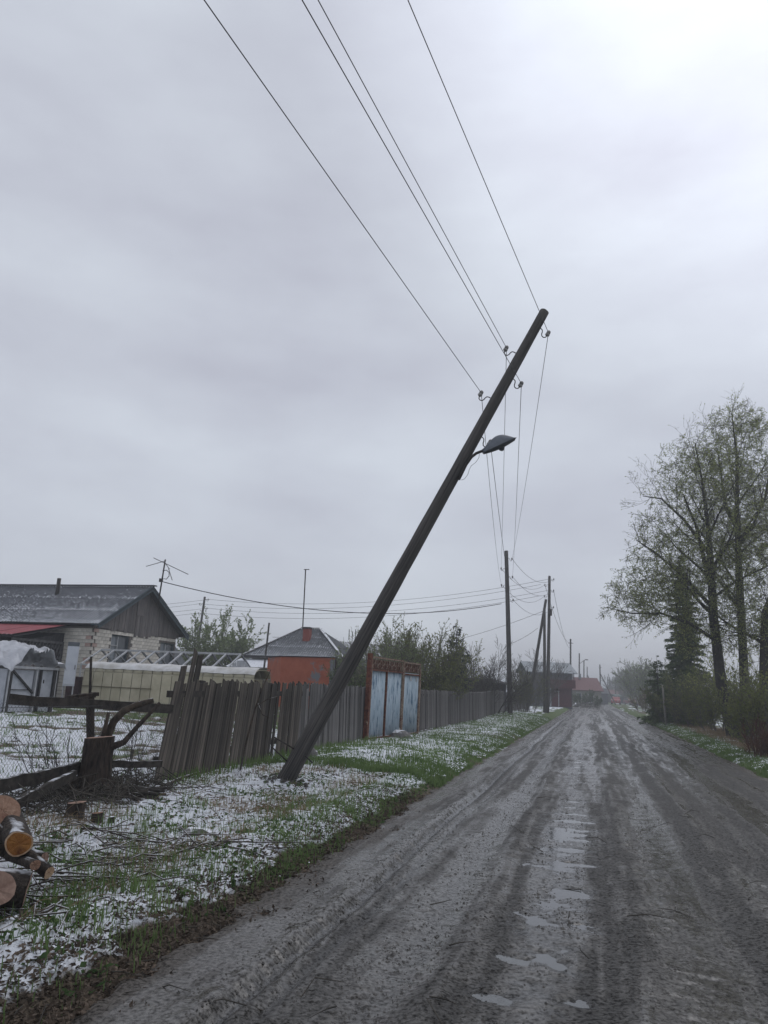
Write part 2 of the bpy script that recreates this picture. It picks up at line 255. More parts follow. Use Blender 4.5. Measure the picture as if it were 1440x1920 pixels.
class MB:
    def __init__(s): s.v = []; s.f = []; s.sm = False
    def add(s, vs, fs):
        b = len(s.v); s.v += [tuple(p) for p in vs]; s.f += [tuple(i + b for i in f) for f in fs]; return s
    def hexa(s, p):  # 8 points, bottom 4 then top 4
        return s.add(p, [(3, 2, 1, 0), (4, 5, 6, 7), (0, 1, 5, 4), (1, 2, 6, 5), (2, 3, 7, 6), (3, 0, 4, 7)])
    def box(s, c, sx_, sy_, sz_, ex=Vector((1, 0, 0)), ey=Vector((0, 1, 0)), ez=Vector((0, 0, 1))):
        c = Vector(c); X = ex * sx_ / 2; Y = ey * sy_ / 2; Z = ez * sz_ / 2
        return s.hexa([c - X - Y - Z, c + X - Y - Z, c + X + Y - Z, c - X + Y - Z, c - X - Y + Z, c + X - Y + Z, c + X + Y + Z, c - X + Y + Z])
    def beam(s, a, b, w, h, up=Vector((0, 0, 1))):
        a = Vector(a); b = Vector(b); d = (b - a); L = d.length; d.normalize(); x = d.cross(up)
        if x.length < 1e-4: x = d.cross(Vector((0, 1, 0)))
        x.normalize(); u = x.cross(d)
        return s.box((a + b) / 2, w, L, h, x, d, u)
    def tube(s, pts, rad, n=8, cap=True):
        pts = [Vector(p) for p in pts]; k = len(pts)
        if not hasattr(rad, '__len__'): rad = [rad] * k
        rings = []; ref = None
        for i in range(k):
            d = (pts[min(i + 1, k - 1)] - pts[max(i - 1, 0)]).normalized()
            if ref is None:
                ref = d.cross(Vector((0, 0, 1)))
                if ref.length < 0.05: ref = d.cross(Vector((0, 1, 0)))
            x = (ref - d * ref.dot(d)).normalized(); ref = x; y = d.cross(x)
            rings.append([pts[i] + (x * math.cos(2 * math.pi * j / n) + y * math.sin(2 * math.pi * j / n)) * rad[i] for j in range(n)])
        vs = [p for r in rings for p in r]; fs = []
        for i in range(k - 1):
            for j in range(n): fs.append((i * n + j, i * n + (j + 1) % n, (i + 1) * n + (j + 1) % n, (i + 1) * n + j))
        if cap: fs.append(tuple(range(n - 1, -1, -1))); fs.append(tuple((k - 1) * n + j for j in range(n)))
        return s.add(vs, fs)
    def lathe(s, a, axis, prof, n=12):
        a = Vector(a); axis = Vector(axis).normalized()
        return s.tube([a + axis * h for h, r in prof], [r for h, r in prof], n) if False else s._l(a, axis, prof, n)
    def _l(s, a, axis, prof, n):
        x = axis.cross(Vector((0, 0.3, 1))).normalized(); y = axis.cross(x); vs = []; fs = []
        for h, r in prof:
            for j in range(n): vs.append(a + axis * h + (x * math.cos(2 * math.pi * j / n) + y * math.sin(2 * math.pi * j / n)) * r)
        for i in range(len(prof) - 1):
            for j in range(n): fs.append((i * n + j, i * n + (j + 1) % n, (i + 1) * n + (j + 1) % n, (i + 1) * n + j))
        fs.append(tuple(range(n - 1, -1, -1))); fs.append(tuple((len(prof) - 1) * n + j for j in range(n)))
        return s.add(vs, fs)
    def mesh(s, name, smooth=False):
        me = bpy.data.meshes.new(name); me.from_pydata(s.v, [], s.f); me.update()
        if smooth: me.polygons.foreach_set('use_smooth', np.ones(len(me.polygons), bool))
        return me
    def build(s, name, mat, parent=None, smooth=False, loc=None):
        if parent is None and loc is None:
            zmin = min(p[2] for p in s.v); cx = sum(p[0] for p in s.v) / len(s.v); cy_ = sum(p[1] for p in s.v) / len(s.v); o_ = Vector((cx, cy_, zmin))
            s.v = [(p[0] - cx, p[1] - cy_, p[2] - zmin) for p in s.v]
            return link(name, s.mesh(name, smooth), mat, None, o_)
        return link(name, s.mesh(name, smooth), mat, parent, loc)
class Tubes:
    """many thin tapered tubes, built in one go"""
    def __init__(s): s.g = {}
    def add(s, pts, rads): s.g.setdefault(len(pts), []).append((pts, rads))
    def arrays(s, n=3):
        V = []; Fq = []; b = 0
        for k, L in s.g.items():
            P = np.array([[tuple(p) for p in a] for a, _ in L], float); Rr = np.array([r for _, r in L], float)
            D = np.gradient(P, axis=1); D /= np.linalg.norm(D, axis=2, keepdims=True) + 1e-9
            ref = np.where(np.abs(D[..., 2:3]) > 0.9, np.array([1., 0, 0]), np.array([0., 0, 1]))
            X = np.cross(D, ref); X /= np.linalg.norm(X, axis=2, keepdims=True) + 1e-9; Y = np.cross(D, X)
            ang = 2 * np.pi * np.arange(n) / n
            ring = P[:, :, None] + Rr[:, :, None, None] * (X[:, :, None] * np.cos(ang)[:, None] + Y[:, :, None] * np.sin(ang)[:, None])
            m = len(L); V.append(ring.reshape(-1, 3))
            base = b + (np.arange(m) * k * n)[:, None, None] + (np.arange(k - 1) * n)[:, None]; j = np.arange(n); j2 = (j + 1) % n
            q = np.stack([base + j, base + j2, base + n + j2, base + n + j], -1); Fq.append(q.reshape(-1, 4)); b += m * k * n
        return (np.concatenate(V), np.concatenate(Fq)) if V else (np.zeros((0, 3)), np.zeros((0, 4), int))
    def build(s, name, mat, parent=None, n=3, smooth=True, loc=None):
        V, Q = s.arrays(n)
        return link(name, mesh_arrays(name, V, [Q], smooth), mat, parent, loc)
def leaf_mesh(name, P, D, size, width, jitter=0.9, seed=1, droop=0.0):
    """diamond leaves at P with direction D"""
    r = np.random.RandomState(seed); P = np.asarray(P, float); D = np.asarray(D, float) + r.normal(0, jitter, P.shape); D[:, 2] -= droop
    D /= np.linalg.norm(D, axis=1, keepdims=True) + 1e-9
    S = np.cross(D, r.normal(0, 1, P.shape)); S /= np.linalg.norm(S, axis=1, keepdims=True) + 1e-9
    L = size * r.uniform(0.6, 1.35, (len(P), 1)); w = width * r.uniform(0.7, 1.3, (len(P), 1))
    V = np.stack([P, P + D * L * 0.5 + S * w, P + D * L, P + D * L * 0.5 - S * w], 1).reshape(-1, 3)
    return mesh_arrays(name, V, [np.arange(len(P) * 4).reshape(-1, 4)])
exec_order = []
# ------------------------------------------------------------------ ground
def spaced(segs):
    out = []
    for a, b, st in segs: out.append(np.arange(a, b, st))
    return np.concatenate(out)
def geo(a, b, st, g):
    o = [a]; s_ = st
    while o[-1] < b: s_ *= g; o.append(o[-1] + s_)
    return np.array(o)
sL = np.concatenate([-geo(0, 1500, .8, 1.35)[::-1][:-1], spaced([(0, 2.4, .12), (2.4, 12, .037), (12, 22, .065), (22, 34, .12)]), geo(34, 1600, .15, 1.06)])
dL = np.concatenate([-geo(7, 1500, .15, 1.15)[::-1], spaced([(-7, -3.2, .07), (-3.2, 2.1, .4), (2.1, 6.2, .034), (6.2, 14, .10)]), geo(14, 1500, .15, 1.15)])
def snow_cover(s, d):
    c = 0.30 + 0.54 * sst(2.36, 2.8, d) * sst(24, 9, s) + 0.24 * sst(2.6, 3.3, d) * sst(9, 20, s)
    c = c - 0.25 * sst(5.6, 7, d)
    c = c + 0.05 * np.exp(-((s - 6) / 2.5) ** 2 - ((d - 3.2) / 0.8) ** 2)
    c = c - 0.05 * np.exp(-((d - 2.75) / 0.5) ** 2) * sst(8, 16, s)
    c = c - 0.4 * np.exp(-((s - 10.2) / .35) ** 2 - ((d - 4.15) / .35) ** 2)
    c = np.where(d < 0, 0.34 + 0.12 * sst(4.3, 6, -d), c)
    c = np.where((d > 0) & (d < 2.5), 0.2, c)
    return c
def snow_val(s, d):
    n_ = 0.46 * fbm(s, d, 1.1, 3, 40) + 0.34 * fbm(s, d, 0.30, 3, 50) + 0.20 * fbm(s, d, 0.09, 2, 60)
    return sst(-0.035, 0.035, snow_cover(s, d) - (n_ - 0.5) * 1.25 - 0.5 + 0.0)
def green_val(s, d):
    g = fbm(s, d, 0.8, 4, 70) + 0.22 * np.exp(-((d - 2.75) / 0.5) ** 2) * sst(4, 9, s) + 0.25 * sst(40, 55, s) - 0.12 * sst(3.4, 4.2, d) * sst(13, 9, s)
    g = np.where(d < 0, g + 0.16 * np.exp(-((d + 3.9) / 0.5) ** 2) - 0.22 * np.exp(-((d + 5.0) / 0.6) ** 2), g)
    g = g - 0.6 * np.exp(-((s - 10.2) / .4) ** 2 - ((d - 4.15) / .4) ** 2)
    return np.clip((g - 0.42) * 3.2, 0, 1)
S2, D2 = np.meshgrid(sL, dL, indexing='ij'); X2 = rx * S2 - ry * D2; Y2 = ry * S2 + rx * D2
near = sst(60, 30, np.hypot(X2, Y2))
Z2 = zg(X2, Y2); sn = snow_val(S2, D2); grn = green_val(S2, D2)
inroad = sst(-3.9, -3.5, D2) * sst(2.55, 2.2, D2)
Z2 = Z2 + near * ((fbm(S2, D2, .5, 3, 20) - .5) * .07 + (fbm(S2, D2, .09, 2, 30) - .5) * .05) * (1 - .7 * inroad) + sn * .026 * near
Z2 = np.where((D2 > -3.5) & (D2 < 2.2), -0.16, Z2 - 0.04 * inroad)
ns, nd = S2.shape; idx = np.arange(ns * nd).reshape(ns, nd)
Q = np.stack([idx[:-1, :-1], idx[:-1, 1:], idx[1:, 1:], idx[1:, :-1]], -1).reshape(-1, 4)[:, ::-1]
me = mesh_arrays('ground', np.stack([X2, Y2, Z2], -1).reshape(-1, 3), [Q], True, {'snow': sn.ravel(), 'green': grn.ravel()})
def ground_mat():
    m = bpy.data.materials.new('ground_cover'); m.use_nodes = True; t = m.node_tree; n = t.nodes.new; l = t.links.new
    B = t.nodes['Principled BSDF']; B.inputs['Roughness'].default_value = 0.9; B.inputs['Specular IOR Level'].default_value = 0.25
    g = n('ShaderNodeNewGeometry')
    def noise(scale, det=6, ro=0.62):
        a = n('ShaderNodeTexNoise'); a.inputs['Scale'].default_value = scale; a.inputs['Detail'].default_value = det; a.inputs['Roughness'].default_value = ro; l(g.outputs['Position'], a.inputs['Vector']); return a.outputs[0]
    def ramp(x, cols):
        r = n('ShaderNodeValToRGB'); e_ = r.color_ramp.elements
        e_[0].position, e_[0].color = cols[0][0], (*cols[0][1], 1); e_[1].position, e_[1].color = cols[-1][0], (*cols[-1][1], 1)
        for p, c in cols[1:-1]: q = e_.new(p); q.color = (*c, 1)
        l(x, r.inputs[0]); return r.outputs[0]
    def mix(f, a, b):
        x = n('ShaderNodeMixRGB'); l(f, x.inputs[0]); l(a, x.inputs[1]); l(b, x.inputs[2]); return x.outputs[0]
    def attr(nm):
        a = n('ShaderNodeAttribute'); a.attribute_name = nm; return a.outputs['Fac']
    def mrange(x, a, b):
        r = n('ShaderNodeMapRange'); r.inputs[1].default_value = a; r.inputs[2].default_value = b; l(x, r.inputs[0]); return r.outputs[0]
    def addm(a, b, op='ADD'):
        x = n('ShaderNodeMath'); x.operation = op; l(a, x.inputs[0]); l(b, x.inputs[1]) if not isinstance(b, float) else setattr(x.inputs[1], 'default_value', b); return x.outputs[0]
    fine = noise(55, 4); mid = noise(7)
    soil = ramp(fine, [(.3, (.030, .024, .019)), (.5, (.105, .082, .060)), (.72, (.27, .215, .155))])
    grass = ramp(fine, [(.3, (.028, .048, .016)), (.5, (.085, .125, .042)), (.7, (.18, .21, .085))])
    sg = mix(mrange(addm(attr('green'), mid), .62, .92), soil, grass)
    snowc = ramp(mid, [(.3, (.66, .69, .74)), (.7, (.80, .82, .86))])
    sf = mrange(addm(addm(attr('snow'), addm(noise(26, 5), 1.1, 'MULTIPLY')), addm(fine, .6, 'MULTIPLY')), 1.05, 1.75)
    l(mix(sf, sg, snowc), B.inputs['Base Color'])
    bp = n('ShaderNodeBump'); bp.inputs['Strength'].default_value = .9; bp.inputs['Distance'].default_value = .03; l(fine, bp.inputs['Height']); l(bp.outputs[0], B.inputs['Normal'])
    return m
gm = ground_mat()
tag(link('ground', me, gm), 'snow-dusted grassy ground either side of the road', kind='structure')
# ------------------------------------------------------------------ road
def road_h(s, d, fade=1.0):
    w = fbm(s, d, 2.5, 2, 80) - .5
    dd = d + 0.12 * (fbm(s, s * 0 + 3, 3.0, 2, 81) - .5)
    h = 0.018 * w
    g = lambda c, wd: np.exp(-((dd - c) / wd) ** 2)
    h = 0.018 * w + 1.5 * (h - 0.018 * w) - 0.055 * g(1.70, .06) + 0.014 * g(1.80, .05) + 0.012 * g(1.60, .05) - 0.014 * g(1.52, .03)       # sharp tyre rut by the shoulder
    h = h - 0.020 * g(1.05, .13) + 0.022 * g(.80, .09) - 0.011 * g(.33, .26) + 0.022 * g(-.22, .12) - 0.022 * g(-.75, .20) + 0.020 * g(-1.15, .1) - 0.032 * g(-1.55, .16) - 0.020 * g(-2.35, .2) + 0.020 * g(-1.95, .12)
    for k, (c, a) in enumerate(((1.05, .012), (.3, .009), (-.75, .012), (-1.55, .012))):
        h = h + a * np.sin((dd - c) * 2 * np.pi / .055) * g(c, .16) * (fbm(s, d, .9, 2, 85 + k) - .25)
    # washboard hollows along the puddle track
    wash = np.sin(2 * np.pi * (s + .35 * (fbm(s, d * .3, 1.6, 2, 90) - .5)) / .62 + 1.2 * d)
    h = h - 0.020 * np.clip(wash - .25, 0, 1) * g(.30, .38) * sst(6, 9, s)
    rough_ = (fbm(s, d, .16, 3, 95, .6) - .5) * .028 + (fbm(s, d, .05, 2, 98) - .5) * .014
    smooth_sh = sst(1.75, 2.0, d) * .7
    h = h + rough_ * (1 - smooth_sh) * (1 - .55 * g(1.05, .13)) * (1 - .5 * g(-.75, .2))
    sw = s + .16 * (fbm(s, d, .14, 3, 171, .6) - .5); dw = d + .30 * (fbm(s, d, .13, 3, 175, .6) - .5)
    for (s0, d0, ls, ld, dep) in PUD:
        h = h - dep * np.exp(-(((sw - s0) / ls) ** 2 + ((dw - d0) / ld) ** 2) ** 1.5)
    return h * fade
PUD = []
for (px, py, wpx, hpx, dep) in [(1066, 1669, 70, 22, .035), (1015, 1620, 110, 7, .02), (898, 1733, 42, 12, .03), (888, 1705, 30, 9, .025), (985, 1718, 45, 20, .03), (950, 1795, 70, 22, .035), (1040, 1800, 75, 24, .035), (930, 1868, 75, 26, .035), (1080, 1875, 70, 28, .03), (1095, 1735, 40, 18, .02), (840, 1805, 40, 18, .022), (1060, 1560, 60, 9, .025), (1080, 1618, 80, 9, .03), (1000, 1690, 45, 14, .02)]:
    c = gr(px, py); r1 = gr(px + wpx / 2, py); u1 = gr(px, py - hpx / 2); s0, d0 = toSD(c.x, c.y)
    PUD.append((s0, d0, max(.09, (u1 - c).length * 1.0), max(.08, (r1 - c).length * 1.05), dep * .62))
sR = np.concatenate([spaced([(-6, 2.4, .15), (2.4, 9, .022), (9, 16, .04), (16, 30, .08)]), geo(30, 260, .09, 1.05)])
dR = spaced([(-3.9, -2.6, .05), (-2.6, 2.05, .028), (2.05, 2.75, .024)])
S3, D3 = np.meshgrid(sR, dR, indexing='ij')
fade = 0.35 + .65 * sst(60, 14, S3)
H3 = road_h(S3, D3, 1.0) * fade
edgeL = sst(2.25, 2.62, D3 + .4 * (fbm(S3, D3, .3, 4, 101, .65) - .5)); edgeR = sst(3.35, 3.75, -D3 + .4 * (fbm(S3, D3, .3, 4, 102, .65) - .5))
H3 = H3 - .14 * edgeL - .14 * edgeR
bend = 0.0
X3 = rx * S3 - ry * D3; Y3 = ry * S3 + rx * D3
ns, nd = S3.shape; idx = np.arange(ns * nd).reshape(ns, nd)
Q = np.stack([idx[:-1, :-1], idx[:-1, 1:], idx[1:, 1:], idx[1:, :-1]], -1).reshape(-1, 4)[:, ::-1]
g_ = lambda c, w: np.exp(-((D3 - c) / w) ** 2)
DW = D3 + .10 * (fbm(S3, S3 * 0 + 3, 3.0, 2, 81) - .5)
wet = 0.5 * g_(1.05, .16) + .35 * g_(.35, .35) + .45 * g_(-.75, .18) - .25 * g_(-1.5, .2) + .3 * g_(-2.2, .25) + .2 * g_(2.0, .22) + 1.7 * (fbm(S3 * .025, DW, .20, 3, 110) - .5) + 1.0 * (fbm(S3 * .06, DW, .055, 2, 115) - .5) + .7 * (fbm(S3 * .5, D3, .25, 4, 117) - .5)
wet = np.clip(wet + .25, 0, 1)
soil = sst(1.8, 2.35, D3 + .5 * (fbm(S3, D3, .25, 4, 119, .6) - .5)) + sst(3.1, 3.5, -D3 + .5 * (fbm(S3, D3, .25, 4, 119, .6) - .5))
me = mesh_arrays('road', np.stack([X3, Y3, H3], -1).reshape(-1, 3), [Q], True, {'wet': wet.ravel(), 'soil': soil.ravel(), 'rim': np.clip(sst(-.006, -.018, H3) * g_(.3, .9) + .85 * np.exp(-((DW - 1.70) / .06) ** 2) + .6 * np.exp(-((DW - 1.52) / .03) ** 2), 0, 1).ravel()})
def road_mat():
    m = bpy.data.materials.new('wet_mud_road'); m.use_nodes = True; t = m.node_tree; n = t.nodes.new; l = t.links.new
    B = t.nodes['Principled BSDF']; g = n('ShaderNodeNewGeometry')
    a = n('ShaderNodeAttribute'); a.attribute_name = 'wet'
    f1 = n('ShaderNodeTexNoise'); f1.inputs['Scale'].default_value = 38; f1.inputs['Detail'].default_value = 7; f1.inputs['Roughness'].default_value = .68; l(g.outputs['Position'], f1.inputs['Vector'])
    f2 = n('ShaderNodeTexNoise'); f2.inputs['Scale'].default_value = 5; f2.inputs['Detail'].default_value = 5; l(g.outputs['Position'], f2.inputs['Vector'])
    r = n('ShaderNodeValToRGB'); e_ = r.color_ramp.elements; e_[0].position = .32; e_[0].color = (.009, .0083, .0072, 1); e_[1].position = .72; e_[1].color = (.068, .062, .054, 1)
    q = e_.new(.46); q.color = (.029, .026, .0225, 1); l(f1.outputs[0], r.inputs[0])
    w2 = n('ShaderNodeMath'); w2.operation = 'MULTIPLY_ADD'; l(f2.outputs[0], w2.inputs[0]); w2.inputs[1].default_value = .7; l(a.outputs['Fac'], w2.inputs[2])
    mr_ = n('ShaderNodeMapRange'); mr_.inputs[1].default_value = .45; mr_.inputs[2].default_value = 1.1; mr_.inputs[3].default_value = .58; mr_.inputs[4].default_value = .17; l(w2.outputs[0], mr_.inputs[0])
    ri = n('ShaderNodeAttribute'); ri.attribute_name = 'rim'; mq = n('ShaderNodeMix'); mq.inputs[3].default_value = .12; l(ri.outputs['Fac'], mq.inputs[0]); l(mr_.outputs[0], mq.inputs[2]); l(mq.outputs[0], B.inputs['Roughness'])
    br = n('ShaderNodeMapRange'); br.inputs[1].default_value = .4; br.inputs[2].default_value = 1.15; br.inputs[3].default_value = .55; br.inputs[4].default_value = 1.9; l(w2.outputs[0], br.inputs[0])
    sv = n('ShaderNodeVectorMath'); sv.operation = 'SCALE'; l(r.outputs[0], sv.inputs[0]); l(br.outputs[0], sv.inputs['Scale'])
    so_ = n('ShaderNodeAttribute'); so_.attribute_name = 'soil'; rs = n('ShaderNodeValToRGB'); e2 = rs.color_ramp.elements; e2[0].position = .36; e2[0].color = (.014, .0115, .0095, 1); e2[1].position = .68; e2[1].color = (.095, .077, .060, 1); l(f1.outputs[0], rs.inputs[0])
    mxs = n('ShaderNodeMixRGB'); l(so_.outputs['Fac'], mxs.inputs[0]); l(sv.outputs[0], mxs.inputs[1]); l(rs.outputs[0], mxs.inputs[2]); dk = n('ShaderNodeMapRange'); dk.inputs[3].default_value = 1; dk.inputs[4].default_value = .55; l(ri.outputs['Fac'], dk.inputs[0]); s2 = n('ShaderNodeVectorMath'); s2.operation = 'SCALE'; l(mxs.outputs[0], s2.inputs[0]); l(dk.outputs[0], s2.inputs['Scale']); l(s2.outputs[0], B.inputs['Base Color'])
    sp_ = n('ShaderNodeMapRange'); sp_.inputs[1].default_value = .40; sp_.inputs[2].default_value = .58; sp_.inputs[3].default_value = .06; sp_.inputs[4].default_value = .62; l(f1.outputs[0], sp_.inputs[0]); l(sp_.outputs[0], B.inputs['Specular IOR Level'])
    bp = n('ShaderNodeBump'); bp.inputs['Strength'].default_value = .8; bp.inputs['Distance'].default_value = .020; l(f1.outputs[0], bp.inputs['Height']); bs = n('ShaderNodeMapRange'); bs.inputs[1].default_value = .45; bs.inputs[2].default_value = 1.0; bs.inputs[3].default_value = .75; bs.inputs[4].default_value = .12; l(w2.outputs[0], bs.inputs[0]); l(bs.outputs[0], bp.inputs['Strength']); l(bp.outputs[0], B.inputs['Normal'])
    return m
tag(link('road', me, road_mat()), 'rutted muddy gravel road with wet tyre tracks', kind='structure')
wv = [SD(s, d, -0.0205) for s, d in ((2.0, -.55), (2.0, .86), (30, .86), (30, -.55))]
wm = bpy.data.materials.new('puddle_water'); wm.use_nodes = True; B = wm.node_tree.nodes['Principled BSDF']
B.inputs['Base Color'].default_value = (.075, .077, .077, 1); B.inputs['Roughness'].default_value = .06; B.inputs['Specular IOR Level'].default_value = .6
wn = wm.node_tree.nodes.new('ShaderNodeTexNoise'); wn.inputs['Scale'].default_value = 14; wb = wm.node_tree.nodes.new('ShaderNodeBump'); wb.inputs['Strength'].default_value = .08; wb.inputs['Distance'].default_value = .01
wg = wm.node_tree.nodes.new('ShaderNodeNewGeometry'); wm.node_tree.links.new(wg.outputs['Position'], wn.inputs['Vector']); wm.node_tree.links.new(wn.outputs[0], wb.inputs['Height']); wm.node_tree.links.new(wb.outputs[0], B.inputs['Normal'])
mb = MB(); mb.add(wv, [(3, 2, 1, 0)][::1]); wmsh = mb.mesh('puddle_water')
if wmsh.polygons[0].normal.z < 0: wmsh.flip_normals()
tag(link('puddle_water', wmsh, wm), 'shallow water standing in the road hollows', kind='structure')
# ------------------------------------------------------------------ utility poles and wires
def insulator(parent, p, side, ax, sc_=1.0, hookmat=None):
    side = Vector(side).normalized(); ax = Vector(ax).normalized(); q = lambda a, b: p + side * a * sc_ + ax * b * sc_
    b = MB(); base = q(.17, -.045)
    prof = [(0, .022), (.012, .036), (.035, .037), (.04, .026), (.05, .026), (.055, .034), (.085, .032), (.10, .022), (.108, .008)]
    b.lathe(base, ax, [(h * sc_, r * sc_) for h, r in prof], 12)
    o = b.build('insulator', M['porcelain'], parent, True)
    h = MB(); h.tube([q(-.03, .02), q(.03, .02), q(.06, .008), (q(.075, -.025)), q(.08, -.06), q(.098, -.09), q(.13, -.10), q(.158, -.085), q(.17, -.05), q(.17, -.02)], .0085 * sc_, 8)
    h.build('hook', M['iron'], o, True)
    return q(.17, .02)
def wobbly(a, b, r0, r1, k=26, amp=.012, seed=0, n=14):
    """weathered round timber"""
    a = Vector(a); b = Vector(b); r_ = random.Random(seed); ax = (b - a).normalized(); x = ax.cross(Vector((0, 1, 0.1))).normalized(); y = ax.cross(x)
    vs = []; fs = []; ph = [r_.uniform(0, 6.28) for _ in range(6)]
    for i in range(k + 1):
        t = i / k; c = a + (b - a) * t + x * amp * math.sin(3.1 * t + ph[0]) * 1.5 + y * amp * math.sin(4.3 * t + ph[1])
        rr = r0 + (r1 - r0) * t
        for j in range(n):
            an = 2 * math.pi * j / n
            q = 1 + .035 * math.sin(3 * an + ph[2] + t * 2) + .03 * math.sin(5 * an + ph[3] - t * 3) + r_.uniform(-.018, .018)
            vs.append(c + (x * math.cos(an) + y * math.sin(an)) * rr * q)
    for i in range(k):
        for j in range(n): fs.append((i * n + j, i * n + (j + 1) % n, (i + 1) * n + (j + 1) % n, (i + 1) * n + j))
    vs.append(b + ax * r1 * .25); t_ = len(vs) - 1
    for j in range(n): fs.append((k * n + j, k * n + (j + 1) % n, t_))
    m = MB(); m.add(vs, fs); return m
def wire(a, b, sag, r, label, cat='wire', group=None, k=22, name='power_wire'):
    a = Vector(a); b = Vector(b); m = MB()
    m.tube([a.lerp(b, i / k) - Vector((0, 0, sag * 4 * (i / k) * (1 - i / k))) for i in range(k + 1)], r, 5)
    return tag(m.build(name, M['wire'], None, True), label, cat, group)
# the leaning pole
LB = gr(533, 1472, .10); LT = Vector(cC + ray(1019, 584) * 12.3)
lax = (LT - LB).normalized(); lroot = thing('utility_pole', 'weathered timber utility pole leaning steeply over towards the road', 'utility pole', LB, 'timber utility poles')
sh = wobbly(LB - lax * .5, LT, .128, .078, 40, .010, 3, 16); lq = lax.to_track_quat('Z', 'Y'); lqi = lq.inverted()
sh.v = [tuple(lqi @ (Vector(p) - LB)) for p in sh.v]; so_ = sh.build('pole_shaft', M['pole'], lroot, True, LB); so_.rotation_mode = 'QUATERNION'; so_.rotation_quaternion = lq
lside = (Vector(tuple(cF)).cross(lax)).normalized()
if lside.dot(Vector(tuple(cR))) < 0: lside = -lside
def on_pole(px, py):   # nearest point of the leaning axis to a pixel row
    best = min(range(401), key=lambda i: (proj(LB.lerp(LT, i / 400))[0] - px) ** 2 + (proj(LB.lerp(LT, i / 400))[1] - py) ** 2)
    return LB.lerp(LT, best / 400), .128 + (.078 - .128) * best / 400
LI = []
for (px, py, sd) in [(1006, 613, 1), (974, 668, -1), (953, 708, 1), (925, 752, -1), (893, 815, 1)]:
    p, rr = on_pole(px, py); LI.append(insulator(lroot, p + lside * sd * rr * .9, lside * sd, lax, 1.0))
for (a, b) in [((514, 1382), (553, 1405)), ((509, 1400), (541, 1430)), ((572, 1417), (586, 1430))]:
    Y = LB.y - .12; m = MB(); m.tube([at(*a, Y), at(*b, Y + .1)], .011, 6); m.build('iron_rod', M['iron'], lroot, True)
# street lamp on the leaning pole
Yl = on_pole(880, 850)[0].y - .02
root = thing('street_lamp', 'grey street lamp head on a curved bracket fixed to the leaning pole', 'street lamp', at(868, 890, Yl))
m = MB(); m.tube([at(860, 899, Yl - .08), at(874, 871, Yl - .08), at(884, 857, Yl - .05), at(893, 850, Yl), at(903, 846, Yl), at(913, 843, Yl)], [.026, .024, .023, .022, .022, .022], 10); m.build('bracket_arm', M['iron'], root, True)
A = at(906, 849, Yl); Bq = at(967, 821, Yl); hx = (Bq - A).normalized(); hy = Vector(tuple(cF)); hy = (hy - hx * hy.dot(hx)).normalized(); hz_ = hx.cross(hy)
if hz_.z < 0: hz_ = -hz_
Lh = (Bq - A).length
wprof = lambda u: .055 + .085 * math.sin(math.pi * min(1, u * 1.05) ** .9) ** .8 * (1 if u < .96 else .7) if u > 0 else .05
hprof = lambda u: .055 + .105 * math.sin(math.pi * u ** 1.25) if u < 1 else .012
vs = []; fs = []; nu, nv = 18, 12
for i in range(nu + 1):
    u = i / nu; w = max(.02, wprof(u)); h = max(.012, hprof(u)) * (1 - u ** 6)
    for j in range(nv + 1):
        an = math.pi * j / nv; vs.append(A + hx * Lh * u + hy * (-w * math.cos(an)) + hz_ * (h * math.sin(an) ** .8 + .0))
for i in range(nu):
    for j in range(nv): fs.append((i * (nv + 1) + j, (i + 1) * (nv + 1) + j, (i + 1) * (nv + 1) + j + 1, i * (nv + 1) + j + 1))
fs.append(tuple(range(nv + 1)))
m = MB(); m.add(vs, fs); m.build('lamp_hood', M['lamp'], root, True)
vs = []; fs = []
for i in range(nu + 1):
    u = i / nu; w = max(.02, wprof(u)) + .006
    dp = .032 + .03 * math.sin(math.pi * u) if u < .99 else .01
    for k_ in range(5): vs.append(A + hx * Lh * u + hy * (w * (k_ / 2 - 1)) + hz_ * (-dp * (0 if k_ in (0, 4) else (.7 if k_ in (1, 3) else 1)) + .004))
for i in range(nu):
    for k_ in range(4): fs.append((i * 5 + k_, i * 5 + k_ + 1, i * 5 + 6 + k_, i * 5 + 5 + k_))
fs.append((0, 1, 2, 3, 4)); fs.append((nu * 5 + 4, nu * 5 + 3, nu * 5 + 2, nu * 5 + 1, nu * 5))
m = MB(); m.add(vs, fs); m.build('lamp_rim', M['lampdark'], root, False)
m = MB(); m.lathe(A + hx * Lh * .52 - hz_ * .04, -hz_, [(0, .05), (.03, .048), (.05, .03), (.062, .012)], 12); m.build('bulb_socket', M['lampdark'], root, True)
m = MB(); m.tube([at(899, 851, Yl), at(898, 858, Yl), at(892, 867, Yl), at(884, 873, Yl - .02), at(880, 880, Yl), at(877, 890, Yl), at(871, 898, Yl), at(865, 900, Yl - .05)], .0035, 5); m.build('lamp_cable', M['wire'], root, True)
